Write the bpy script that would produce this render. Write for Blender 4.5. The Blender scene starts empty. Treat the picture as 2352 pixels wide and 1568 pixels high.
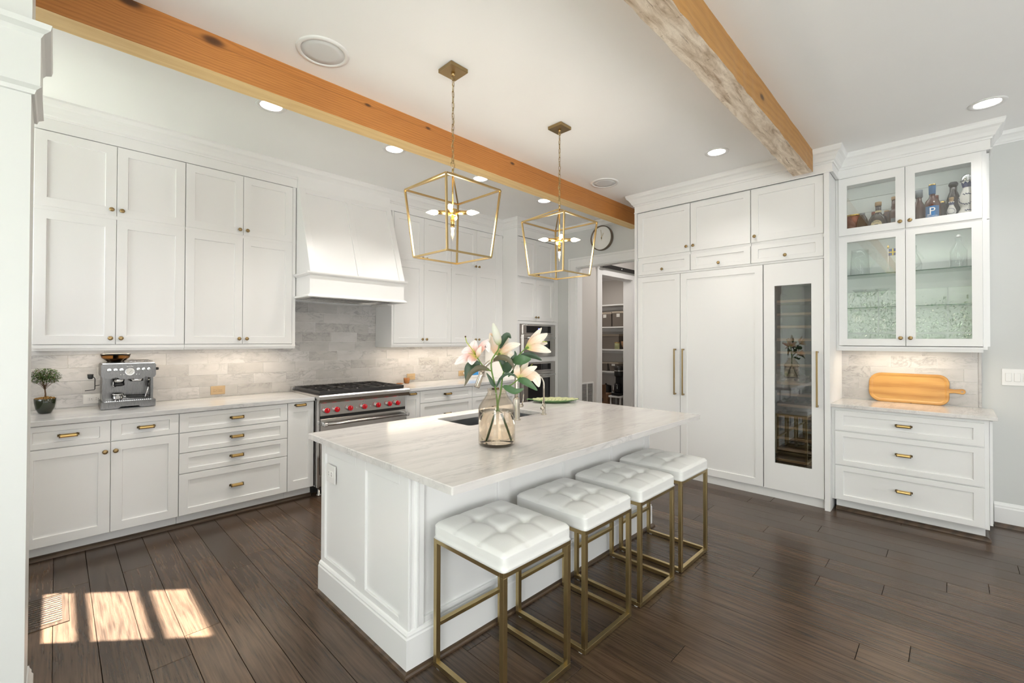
import bpy, bmesh, math, random
from mathutils import Vector, Matrix
random.seed(7)
scene = bpy.context.scene
COL = scene.collection
PI = math.pi

# ---------------------------------------------------------------- camera, world, sun, added window fill, exposure
cam_data = bpy.data.cameras.new('camera')
cam = bpy.data.objects.new('camera', cam_data)
COL.objects.link(cam)
r_ = Vector((0.7008712, -0.7132827, 0.0027222)); u_ = Vector((-0.0084711, -0.0045074, 0.9999540)); f_ = Vector((0.7132376, 0.7008620, 0.0092014))
cam.matrix_world = Matrix(((r_.x, u_.x, -f_.x, 0), (r_.y, u_.y, -f_.y, 0), (r_.z, u_.z, -f_.z, 1.477), (0, 0, 0, 1)))
cam_data.sensor_width = 36; cam_data.lens = 15.750; cam_data.shift_y = -0.0055; cam_data.clip_start = 0.02
scene.camera = cam
scene.view_settings.view_transform = 'Standard'
scene.view_settings.look = 'None'
scene.view_settings.gamma = 1
scene.view_settings.use_curve_mapping = False
scene.view_settings.exposure = 0.04
scene.cycles.max_bounces = 16
scene.cycles.diffuse_bounces = 6
scene.cycles.glossy_bounces = 4
scene.cycles.transmission_bounces = 14
scene.cycles.transparent_max_bounces = 12
scene.cycles.caustics_reflective = False
scene.cycles.caustics_refractive = False
scene.cycles.sample_clamp_indirect = 6
scene.cycles.use_denoising = True

world = bpy.data.worlds.new('sky'); scene.world = world
world.use_nodes = True
wn = world.node_tree
wn.nodes.clear()
wo = wn.nodes.new('ShaderNodeOutputWorld'); wb = wn.nodes.new('ShaderNodeBackground')
sky = wn.nodes.new('ShaderNodeTexSky'); sky.sky_type = 'NISHITA'; sky.sun_disc = False
sky.sun_elevation = math.radians(53); sky.sun_rotation = math.radians(-48)
mixw = wn.nodes.new('ShaderNodeMixRGB'); mixw.inputs[0].default_value = 0.75
mixw.inputs[2].default_value = (1.0, 1.0, 1.0, 1)
sc_ = wn.nodes.new('ShaderNodeVectorMath'); sc_.operation = 'SCALE'; sc_.inputs['Scale'].default_value = 0.25
wn.links.new(sky.outputs[0], sc_.inputs[0]); wn.links.new(sc_.outputs[0], mixw.inputs[1])
wn.links.new(mixw.outputs[0], wb.inputs['Color']); wn.links.new(wb.outputs[0], wo.inputs['Surface'])
wb.inputs['Strength'].default_value = 3.0

def lamp(name, kind, loc, power, color=(1, 1, 1), rot=(0, 0, 0), **kw):
    d = bpy.data.lights.new(name, kind); d.energy = power; d.color = color
    for k, v in kw.items(): setattr(d, k, v)
    o = bpy.data.objects.new(name, d); COL.objects.link(o); o.location = loc; o.rotation_euler = rot
    return o
sun_dir = Vector((0.58, -0.51, -1.055))
sun = lamp('sun', 'SUN', (-4, 5, 6), 80.0, (1.0, 0.985, 0.95), angle=math.radians(0.6))
sun.rotation_euler = sun_dir.to_track_quat('-Z', 'Y').to_euler()
# added area lamps that fill in daylight from windows placed out of view
lamp('window_fill', 'AREA', (0.3, -3.12, 1.65), 100, (0.98, 0.99, 1.0), (PI/2+0.38, 0, 0), shape='RECTANGLE', size=2.6, size_y=1.9)
lamp('window_fill', 'AREA', (3.5, -3.12, 1.65), 42, (0.98, 0.99, 1.0), (PI/2+0.38, 0, 0), shape='RECTANGLE', size=2.2, size_y=1.9)
lamp('window_fill', 'AREA', (-2.92, -1.5, 1.65), 92, (0.98, 0.99, 1.0), (PI/2+0.12, 0, -PI/2), shape='RECTANGLE', size=1.5, size_y=1.9)
lamp('window_fill', 'AREA', (-0.90, 4.255, 2.2), 11, (0.98, 0.99, 1.0), (PI/2+0.45, 0, -PI/2), shape='RECTANGLE', size=0.66, size_y=1.2)  # added in the kitchen window, tilted up to brighten the ceiling
for (x, y, z, sx, sy) in ((-2.98, 0.6, 1.65, 2.1, 1.9),):
    p_ = lamp('window_portal', 'AREA', (x, y, z), 10, (1, 1, 1), (PI/2, 0, -PI/2), shape='RECTANGLE', size=sx, size_y=sy)
    p_.data.cycles.is_portal = True

# ---------------------------------------------------------------- materials
MATS = {}
def mat(name, color, rough=0.5, metal=0.0, spec=0.5, **kw):
    m = bpy.data.materials.new(name); m.use_nodes = True
    b = m.node_tree.nodes['Principled BSDF']
    b.inputs['Base Color'].default_value = (*color, 1)
    b.inputs['Roughness'].default_value = rough
    b.inputs['Metallic'].default_value = metal
    b.inputs['Specular IOR Level'].default_value = spec
    for k, v in kw.items(): b.inputs[k].default_value = v
    MATS[name] = m
    return m
class NT:
    """tiny helper around a material's node tree"""
    def __init__(s, m): s.t = m.node_tree; s.b = s.t.nodes['Principled BSDF']
    def n(s, typ, **kw):
        x = s.t.nodes.new(typ)
        for k, v in kw.items():
            if k.startswith('i_'):
                key = k[2:]
                x.inputs[int(key) if key.isdigit() else key.replace('_', ' ')].default_value = v
            else: setattr(x, k, v)
        return x
    def l(s, a, b): s.t.links.new(a, b)
    def ramp(s, fac, stops, interp='LINEAR'):
        r = s.n('ShaderNodeValToRGB'); r.color_ramp.interpolation = interp
        e = r.color_ramp.elements
        e[0].position, e[0].color = stops[0][0], (*stops[0][1], 1)
        e[1].position, e[1].color = stops[-1][0], (*stops[-1][1], 1)
        for p, c in stops[1:-1]:
            k = e.new(p); k.color = (*c, 1)
        s.l(fac, r.inputs[0]); return r.outputs[0]
    def math(s, op, a, b=None, c=None):
        x = s.n('ShaderNodeMath', operation=op)
        for i, v in enumerate((a, b, c)):
            if v is None: continue
            if isinstance(v, (int, float)): x.inputs[i].default_value = v
            else: s.l(v, x.inputs[i])
        return x.outputs[0]
    def mix(s, fac, a, b, typ='MIX'):
        x = s.n('ShaderNodeMixRGB', blend_type=typ)
        for i, v in enumerate((fac, a, b)):
            if isinstance(v, (int, float)): x.inputs[i].default_value = v
            elif isinstance(v, tuple): x.inputs[i].default_value = (*v, 1)
            else: s.l(v, x.inputs[i])
        return x.outputs[0]
    def coords(s, scale=(1, 1, 1), rot=(0, 0, 0), rand=0.0):
        tc = s.n('ShaderNodeTexCoord'); out = tc.outputs['Object']
        if rand:
            oi = s.n('ShaderNodeObjectInfo'); mu = s.n('ShaderNodeVectorMath', operation='SCALE')
            cb = s.n('ShaderNodeCombineXYZ')
            s.l(oi.outputs['Random'], cb.inputs[0])
            s.l(s.math('MULTIPLY', oi.outputs['Random'], 7.31), cb.inputs[1])
            s.l(s.math('MULTIPLY', oi.outputs['Random'], 3.77), cb.inputs[2])
            s.l(cb.outputs[0], mu.inputs[0]); mu.inputs['Scale'].default_value = rand
            ad = s.n('ShaderNodeVectorMath', operation='ADD'); s.l(out, ad.inputs[0]); s.l(mu.outputs[0], ad.inputs[1]); out = ad.outputs[0]
        mp = s.n('ShaderNodeMapping'); mp.inputs['Scale'].default_value = scale; mp.inputs['Rotation'].default_value = rot
        s.l(out, mp.inputs[0]); return mp.outputs[0]
    def noise(s, vec, scale, detail=3, rough=0.5, dist=0.0):
        x = s.n('ShaderNodeTexNoise'); x.inputs['Scale'].default_value = scale; x.inputs['Detail'].default_value = detail
        x.inputs['Roughness'].default_value = rough; x.inputs['Distortion'].default_value = dist
        s.l(vec, x.inputs['Vector']); return x.outputs['Fac']
    def bump(s, h, strength=0.2, dist=0.01):
        x = s.n('ShaderNodeBump'); x.inputs['Strength'].default_value = strength; x.inputs['Distance'].default_value = dist
        s.l(h, x.inputs['Height']); s.l(x.outputs[0], s.b.inputs['Normal'])

def paint(name, color, rough):
    m = mat(name, color, rough, spec=0.4); t = NT(m)
    v = t.coords(); n = t.noise(v, 90, 2)
    t.bump(n, 0.04, 0.002)
    k = t.noise(t.coords(), 1.3, 2)
    t.l(t.ramp(k, [(0.3, tuple(c*0.985 for c in color)), (0.7, tuple(min(1, c*1.01) for c in color))]), t.b.inputs['Base Color'])
    return m
paint('cabinet_white', (0.82, 0.818, 0.81), 0.32)
paint('trim_white', (0.81, 0.808, 0.80), 0.35)
paint('ceiling_white', (0.90, 0.895, 0.885), 0.8)
paint('wall_grey', (0.62, 0.628, 0.615), 0.6)
paint('pillar_paint', (0.665, 0.67, 0.655), 0.4)
paint('hall_wall', (0.62, 0.59, 0.56), 0.6)
paint('cabinet_inside', (0.80, 0.835, 0.81), 0.45)
mat('gap_dark', (0.05, 0.045, 0.04), 0.8)

def marble(name, base, vein, stretch, amt, rough, rot=0.0, rand=0.0, vs=3.0):
    m = mat(name, base, rough, spec=0.55); t = NT(m)
    v = t.coords(stretch, (0, 0, rot), rand)
    w = t.noise(v, vs, 9, 0.62, 1.2)
    a = t.math('ABSOLUTE', t.math('SUBTRACT', w, 0.5))
    veins = t.ramp(a, [(0.0, (1, 1, 1)), (0.018, (0.45, 0.45, 0.45)), (0.07, (0, 0, 0))])
    cloud = t.noise(v, vs*0.7, 5, 0.6)
    sel = t.ramp(t.noise(v, vs*0.45, 2), [(0.42, (0, 0, 0)), (0.62, (1, 1, 1))])
    f1 = t.math('MULTIPLY', t.math('MULTIPLY', veins, sel), amt)
    c1 = t.mix(t.ramp(cloud, [(0.35, (0, 0, 0)), (0.68, (0.75, 0.75, 0.75))]), base, tuple(b*0.80+v_*0.10 for b, v_ in zip(base, vein)))
    c2 = t.mix(f1, c1, vein)
    t.l(c2, t.b.inputs['Base Color'])
    return m
marble('counter_marble', (0.70, 0.675, 0.655), (0.36, 0.35, 0.345), (1.0, 6.0, 6.0), 0.55, 0.12, 0.10)
marble('range_counter_marble', (0.66, 0.655, 0.65), (0.34, 0.34, 0.35), (1.0, 5.0, 5.0), 0.6, 0.12, 0.05)
marble('tile_marble', (0.53, 0.515, 0.50), (0.13, 0.12, 0.12), (2.2, 3.0, 5.0), 0.5, 0.22, 0.0, 30.0, 2.6)
mat('grout', (0.72, 0.71, 0.69), 0.8)
# each tile a little lighter or darker than its neighbour
t = NT(MATS['tile_marble']); oi = t.n('ShaderNodeObjectInfo')
src = t.b.inputs['Base Color'].links[0].from_socket
vr = t.ramp(oi.outputs['Random'], [(0.0, (0.90, 0.89, 0.88)), (1.0, (1.09, 1.09, 1.10))])
t.l(t.mix(1.0, src, vr, 'MULTIPLY'), t.b.inputs['Base Color'])

def metal(name, color, rough, aniso=(1, 1, 1), amt=0.12):
    m = mat(name, color, rough, 1.0); t = NT(m)
    n = t.noise(t.coords(aniso), 14, 4, 0.6)
    t.l(t.math('ADD', t.math('MULTIPLY', n, amt), rough-amt/2), t.b.inputs['Roughness'])
    return m
metal('brass', (0.60, 0.41, 0.16), 0.28)
metal('antique_brass', (0.33, 0.235, 0.115), 0.33)
metal('stool_brass', (0.52, 0.41, 0.21), 0.30, (40, 40, 1))
metal('lantern_brass', (0.50, 0.36, 0.17), 0.30)
metal('dark_brass', (0.14, 0.10, 0.05), 0.4)
metal('steel', (0.56, 0.54, 0.52), 0.24, (1, 30, 60), 0.16)
metal('brushed_nickel', (0.55, 0.50, 0.43), 0.26)
metal('machine_steel', (0.115, 0.112, 0.108), 0.27, (60, 60, 1), 0.12)
metal('sink_steel', (0.42, 0.43, 0.44), 0.30)
metal('chrome', (0.78, 0.78, 0.78), 0.10)
mat('cast_iron', (0.018, 0.016, 0.016), 0.45)
mat('black_plastic', (0.012, 0.012, 0.013), 0.35)
mat('black_glass', (0.006, 0.006, 0.008), 0.05, spec=0.6)
mat('black_metal', (0.02, 0.018, 0.017), 0.4)
mat('red_enamel', (0.50, 0.004, 0.012), 0.22)
mat('white_plastic', (0.78, 0.77, 0.75), 0.3)
mat('tan_plastic', (0.44, 0.31, 0.17), 0.4)
mat('grille_white', (0.75, 0.74, 0.72), 0.5)
mat('speaker_cloth', (0.66, 0.66, 0.66), 0.9)
mat('screen_blue', (0.03, 0.25, 0.62), 0.25)
mat('clock_face', (0.80, 0.79, 0.75), 0.6)
mat('clock_rim', (0.13, 0.10, 0.07), 0.4)
mat('cardboard', (0.23, 0.13, 0.07), 0.8)
mat('leaf_green', (0.055, 0.125, 0.045), 0.42)
mat('leaf_dark', (0.032, 0.066, 0.032), 0.42)
mat('leaf_bronze', (0.10, 0.085, 0.045), 0.45)
mat('stem_green', (0.11, 0.20, 0.03), 0.5)
mat('foliage', (0.055, 0.12, 0.02), 0.55)
mat('foliage_brown', (0.11, 0.10, 0.03), 0.6)
mat('moss', (0.26, 0.14, 0.035), 0.9)
mat('bark', (0.12, 0.065, 0.03), 0.85)
mat('soil_bean', (0.035, 0.018, 0.01), 0.4)
mat('pot_glass', (0.012, 0.018, 0.006), 0.08, spec=0.8)
mat('stamen', (0.42, 0.50, 0.05), 0.5)
mat('anther', (0.07, 0.03, 0.015), 0.8)
mat('label_blue', (0.045, 0.16, 0.36), 0.55)
mat('label_cream', (0.72, 0.60, 0.36), 0.6)
mat('label_white', (0.75, 0.74, 0.70), 0.6)
mat('label_grey', (0.22, 0.24, 0.26), 0.5)
mat('ink_black', (0.02, 0.02, 0.02), 0.7)
mat('ceramic_white', (0.82, 0.80, 0.76), 0.12)
mat('ceramic_blue', (0.015, 0.025, 0.12), 0.15)
mat('cork', (0.45, 0.30, 0.16), 0.8)
mat('gold_foil', (0.60, 0.42, 0.12), 0.25, 1.0)
mat('flag_blue', (0.02, 0.05, 0.24), 0.7)
mat('flag_yellow', (0.70, 0.55, 0.03), 0.7)
mat('copper_tin', (0.20, 0.045, 0.02), 0.35, 0.4)
mat('plate_green', (0.15, 0.27, 0.11), 0.18)
mat('plate_cream', (0.50, 0.52, 0.28), 0.25)
mat('basket_rim', (0.42, 0.36, 0.29), 0.9)
mat('shadow_line', (0.30, 0.29, 0.27), 0.8)

def leather():
    m = mat('white_leather', (0.80, 0.80, 0.78), 0.34, spec=0.5); t = NT(m)
    n = t.noise(t.coords(), 160, 3); t.bump(n, 0.12, 0.002)
leather()
def basket():
    m = mat('basket_weave', (0.16, 0.135, 0.115), 0.9); t = NT(m)
    w = t.n('ShaderNodeTexWave', wave_type='BANDS', bands_direction='Z'); w.inputs['Scale'].default_value = 45; w.inputs['Distortion'].default_value = 3
    t.l(t.coords(), w.inputs['Vector'])
    t.l(t.ramp(w.outputs['Fac'], [(0.2, (0.10, 0.085, 0.07)), (0.8, (0.24, 0.205, 0.175))]), t.b.inputs['Base Color'])
basket()

def thin_glass(name, tint, r0, rough=0.0):
    m = bpy.data.materials.new(name); m.use_nodes = True; t = m.node_tree; t.nodes.clear()
    o = t.nodes.new('ShaderNodeOutputMaterial'); mx = t.nodes.new('ShaderNodeMixShader')
    tr = t.nodes.new('ShaderNodeBsdfTransparent'); tr.inputs[0].default_value = (*tint, 1)
    gl = t.nodes.new('ShaderNodeBsdfGlossy'); gl.inputs['Roughness'].default_value = rough
    lw = t.nodes.new('ShaderNodeLayerWeight'); lw.inputs['Blend'].default_value = 0.5
    pw = t.nodes.new('ShaderNodeMath'); pw.operation = 'POWER'; pw.inputs[1].default_value = 4.0
    ma = t.nodes.new('ShaderNodeMath'); ma.operation = 'MULTIPLY_ADD'; ma.inputs[1].default_value = 0.9-r0; ma.inputs[2].default_value = r0
    t.links.new(lw.outputs['Facing'], pw.inputs[0]); t.links.new(pw.outputs[0], ma.inputs[0]); t.links.new(ma.outputs[0], mx.inputs[0])
    t.links.new(tr.outputs[0], mx.inputs[1]); t.links.new(gl.outputs[0], mx.inputs[2]); t.links.new(mx.outputs[0], o.inputs[0]); MATS[name] = m; return
    t.links.new(tr.outputs[0], mx.inputs[1]); t.links.new(gl.outputs[0], mx.inputs[2])
    t.links.new(mx.outputs[0], o.inputs[0]); MATS[name] = m
thin_glass('pane_glass', (0.975, 0.985, 0.98), 0.12)
thin_glass('fridge_glass', (0.80, 0.81, 0.80), 0.17)
thin_glass('window_glass', (0.98, 0.99, 0.98), 0.03)
thin_glass('shelf_glass', (0.90, 0.965, 0.93), 0.04)
mat('glass_edge', (0.03, 0.10, 0.06), 0.15)
thin_glass('clear_glass', (0.97, 0.985, 0.98), 0.035)
thin_glass('bulb_glass', (1, 0.97, 0.9), 0.03)
def glass(name, color, ior=1.45, rough=0.0):
    m = mat(name, color, rough); m.node_tree.nodes['Principled BSDF'].inputs['Transmission Weight'].default_value = 1.0
    m.node_tree.nodes['Principled BSDF'].inputs['IOR'].default_value = ior
thin_glass('vase_glass', (0.975, 0.945, 0.90), 0.035)
glass('water', (1.0, 0.965, 0.92), 1.20)
glass('amber_glass', (0.60, 0.28, 0.08), 1.2)
mat('whiskey', (0.09, 0.028, 0.010), 0.06, spec=0.7)
mat('dark_bottle', (0.022, 0.012, 0.008), 0.06, spec=0.7)
mat('green_bottle', (0.03, 0.06, 0.03), 0.08, spec=0.7)
def emit(name, color, s):
    m = bpy.data.materials.new(name); m.use_nodes = True; t = m.node_tree
    b = t.nodes['Principled BSDF']; b.inputs['Base Color'].default_value = (*color, 1); b.inputs['Emission Color'].default_value = (*color, 1); b.inputs['Emission Strength'].default_value = s
    MATS[name] = m
emit('bulb_light', (1.0, 0.78, 0.50), 14.0)
emit('can_light', (1.0, 0.93, 0.84), 5.0)
emit('hood_lamp_light', (1.0, 0.72, 0.42), 4.0)
emit('display_digits', (0.30, 0.35, 1.0), 3.0)
emit('led_strip', (1.0, 0.86, 0.68), 3.0)

def petal_mat(name, edge, mid, base):
    m = mat(name, edge, 0.45); t = NT(m)
    m.node_tree.nodes['Principled BSDF'].inputs['Subsurface Weight'].default_value = 0.15
    m.node_tree.nodes['Principled BSDF'].inputs['Subsurface Radius'].default_value = (0.02, 0.015, 0.01)
    uv = t.n('ShaderNodeUVMap'); sp = t.n('ShaderNodeSeparateXYZ'); t.l(uv.outputs[0], sp.inputs[0])
    along = t.ramp(sp.outputs[1], [(0.0, base), (0.28, mid), (0.65, edge)])
    cen = t.math('ABSOLUTE', t.math('SUBTRACT', sp.outputs[0], 0.5))
    rib = t.ramp(cen, [(0.0, (1, 1, 1)), (0.10, (0, 0, 0))])
    t.l(t.mix(t.math('MULTIPLY', rib, 0.55), along, mid), t.b.inputs['Base Color'])
petal_mat('petal_cream', (0.86, 0.78, 0.68), (0.80, 0.55, 0.38), (0.42, 0.50, 0.08))
petal_mat('petal_pink', (0.88, 0.80, 0.78), (0.84, 0.48, 0.42), (0.62, 0.55, 0.10))
petal_mat('bud_white', (0.70, 0.70, 0.60), (0.62, 0.58, 0.50), (0.35, 0.42, 0.14))

def wood(name, dark, light, scale=(1, 1, 1), rough=0.4, waves=9.0, rand=0.0, axis='X', distort=2.5, rnd_tint=False, spec=0.5, bump=0.05, knots=None, chk=0.0, wnscale=1.2, sw=0.42, crack=None):
    """grain runs along `axis`; `knots` are (along, across, size) in the object's own metres"""
    m = mat(name, light, rough, spec=spec); t = NT(m)
    base = t.coords((1, 1, 1), (0, 0, 0), rand)
    sp = t.n('ShaderNodeSeparateXYZ'); t.l(base, sp.inputs[0])
    along = sp.outputs[{'X': 0, 'Y': 1, 'Z': 2}[axis]]
    o2 = [i for i in range(3) if i != {'X': 0, 'Y': 1, 'Z': 2}[axis]]
    a_, b_ = sp.outputs[o2[0]], sp.outputs[o2[1]]
    dark_f = None
    shift = None
    if knots:
        for (kx, kz, ks) in knots:
            dx = t.math('DIVIDE', t.math('SUBTRACT', along, kx), 2.3*ks)
            dz = t.math('DIVIDE', t.math('SUBTRACT', b_, kz), ks)
            d2 = t.math('ADD', t.math('MULTIPLY', dx, dx), t.math('MULTIPLY', dz, dz))
            g = t.math('EXPONENT', t.math('MULTIPLY', d2, -0.35))
            sgn = t.math('MULTIPLY', t.math('MULTIPLY', g, dz), ks*1.1)
            shift = sgn if shift is None else t.math('ADD', shift, sgn)
            k2 = t.math('EXPONENT', t.math('MULTIPLY', t.math('MULTIPLY', d2, d2), -4.0))
            dark_f = k2 if dark_f is None else t.math('MAXIMUM', dark_f, k2)
    cb = t.n('ShaderNodeCombineXYZ')
    bb = b_ if shift is None else t.math('SUBTRACT', b_, shift)
    t.l(t.math('MULTIPLY', along, scale[0]), cb.inputs[0]); t.l(t.math('MULTIPLY', a_, scale[1]), cb.inputs[1]); t.l(t.math('MULTIPLY', bb, scale[2]), cb.inputs[2])
    wob = t.noise(cb.outputs[0], wnscale, 3, 0.5)
    ring = t.math('ADD', t.math('MULTIPLY', t.math('ADD', t.math('MULTIPLY', a_, 1.0*scale[1]), t.math('MULTIPLY', bb, 1.0*scale[2])), waves), t.math('MULTIPLY', wob, distort*waves*0.4))
    sn = t.math('MULTIPLY', t.math('ADD', t.math('SINE', t.math('MULTIPLY', ring, 6.28)), 1.0), 0.5)
    cb2 = t.n('ShaderNodeCombineXYZ')
    t.l(t.math('MULTIPLY', along, 2.0), cb2.inputs[0]); t.l(t.math('MULTIPLY', a_, 60), cb2.inputs[1]); t.l(t.math('MULTIPLY', b_, 60), cb2.inputs[2])
    fib = t.noise(cb2.outputs[0], 3.0, 4, 0.65)
    fac = t.math('ADD', t.math('MULTIPLY', sn, sw), t.math('ADD', t.math('MULTIPLY', fib, 1.04-sw), t.math('MULTIPLY', t.noise(base, 2.2, 3), 0.30)))
    fac = t.math('MULTIPLY', fac, 0.80)
    mid = tuple((a+b)/2 for a, b in zip(dark, light))
    c = t.ramp(fac, [(0.22, dark), (0.50, mid), (0.86, light)])
    if rnd_tint:
        oi = t.n('ShaderNodeObjectInfo')
        c = t.mix(1.0, c, t.ramp(oi.outputs['Random'], [(0.0, (0.80, 0.82, 0.86)), (0.5, (0.97, 0.96, 0.95)), (1.0, (1.18, 1.14, 1.08))]), 'MULTIPLY')
        blot = t.noise(t.coords(), 1.4, 2)
        c = t.mix(1.0, c, t.ramp(blot, [(0.3, (0.72, 0.74, 0.78)), (0.7, (1.15, 1.12, 1.08))]), 'MULTIPLY')
    if dark_f is not None:
        c = t.mix(t.math('MULTIPLY', dark_f, 0.88), c, (0.035, 0.012, 0.006))
    if crack:
        z0_, amp, wd, st_ = crack
        c1 = t.n('ShaderNodeCombineXYZ'); t.l(along, c1.inputs[0])
        line = t.math('ADD', z0_-amp/2, t.math('MULTIPLY', t.noise(c1.outputs[0], 0.9, 2, 0.5), amp))
        dd_ = t.math('ABSOLUTE', t.math('SUBTRACT', b_, line))
        c2 = t.n('ShaderNodeCombineXYZ'); t.l(along, c2.inputs[0]); c2.inputs[1].default_value = 5.0
        seg = t.ramp(t.noise(c2.outputs[0], 1.1, 1, 0.5), [(0.42, (0, 0, 0)), (0.50, (st_, st_, st_))])
        c = t.mix(t.math('MULTIPLY', t.math('SUBTRACT', 1.0, t.math('MINIMUM', 1.0, t.math('DIVIDE', dd_, wd))), seg), c, (0.06, 0.02, 0.008))
    if chk:
        ck = t.noise(cb.outputs[0], 1.6, 2, 0.4)
        a = t.math('ABSOLUTE', t.math('SUBTRACT', ck, 0.47))
        c = t.mix(t.ramp(a, [(0.0, (chk, chk, chk)), (0.0035, (0, 0, 0))]), c, (0.05, 0.02, 0.01))
    t.l(c, t.b.inputs['Base Color'])
    t.bump(fac, bump*4, 0.003)
    return m
wood('floor_oak', (0.013, 0.0082, 0.0055), (0.122, 0.076, 0.047), (0.8, 9, 1), 0.25, 3.0, 5.0, 'Y', 5.0, True, 0.42, 0.03, wnscale=1.3, sw=0.22)
wood('floor_under', (0.012, 0.008, 0.006), (0.05, 0.03, 0.02), (0.9, 7, 1), 0.4, 2.2, 0, 'Y', 3.0)
wood('shoe_wood', (0.03, 0.018, 0.010), (0.10, 0.062, 0.036), (1, 4, 4), 0.35, 3)
K1 = [(0.59, 0.165, 0.034), (0.24, 0.19, 0.030), (1.50, 0.155, 0.015), (2.00, 0.165, 0.014), (2.93, 0.155, 0.018)]
wood('beam_orange', (0.29, 0.098, 0.019), (0.56, 0.235, 0.056), (0.35, 2.0, 3.0), 0.45, 22.0, 0, 'X', 0.9, knots=K1, crack=(0.150, 0.045, 0.0016, 0.9), sw=0.24)
wood('beam_underside', (0.68, 0.42, 0.15), (0.93, 0.70, 0.34), (0.5, 4.0, 1.0), 0.5, 5.0, 0, 'X', 2.0, sw=0.2)
K2 = [(3.17, 0.085, 0.026)]
wood('beam_side', (0.30, 0.135, 0.028), (0.50, 0.26, 0.070), (0.5, 1.2, 2.0), 0.5, 9.0, 0, 'X', 1.5, knots=K2, sw=0.25)
wood('board_wood', (0.34, 0.145, 0.030), (0.60, 0.335, 0.095), (1.2, 3.0, 5.0), 0.35, 2.0, 0, 'X', 2.6, knots=[(-0.21, -0.02, 0.022), (0.02, 0.0, 0.005), (0.16, -0.02, 0.006)], crack=(0.175, 0.05, 0.012, 0.75))
wood('cup_wood', (0.10, 0.03, 0.008), (0.38, 0.15, 0.035), (6, 6, 10), 0.35, 3.0, 0, 'Z', 2.0)
wood('rack_wood', (0.20, 0.10, 0.05), (0.42, 0.25, 0.14), (2, 4, 10), 0.5, 3.0, 20, 'X', 1.5)
def weathered():
    m = mat('beam_weathered', (0.45, 0.36, 0.27), 0.8); t = NT(m)
    v = t.coords((0.8, 5, 5)); n1 = t.noise(v, 5, 8, 0.65, 0.6)
    n2 = t.noise(t.coords((1, 1, 1)), 22, 6, 0.7)
    n3 = t.noise(t.coords((0.5, 12, 12)), 6, 3, 0.6, 0.5)
    c = t.ramp(n1, [(0.30, (0.30, 0.20, 0.12)), (0.44, (0.58, 0.46, 0.34)), (0.62, (0.84, 0.73, 0.60))])
    c = t.mix(t.ramp(n2, [(0.60, (0, 0, 0)), (0.70, (0.5, 0.5, 0.5))]), c, (0.20, 0.11, 0.055))
    c = t.mix(t.ramp(n3, [(0.66, (0, 0, 0)), (0.72, (0.85, 0.85, 0.85))]), c, (0.11, 0.06, 0.035))
    t.l(c, t.b.inputs['Base Color']); t.bump(t.math('ADD', n1, n2), 0.6, 0.01)
weathered()

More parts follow.
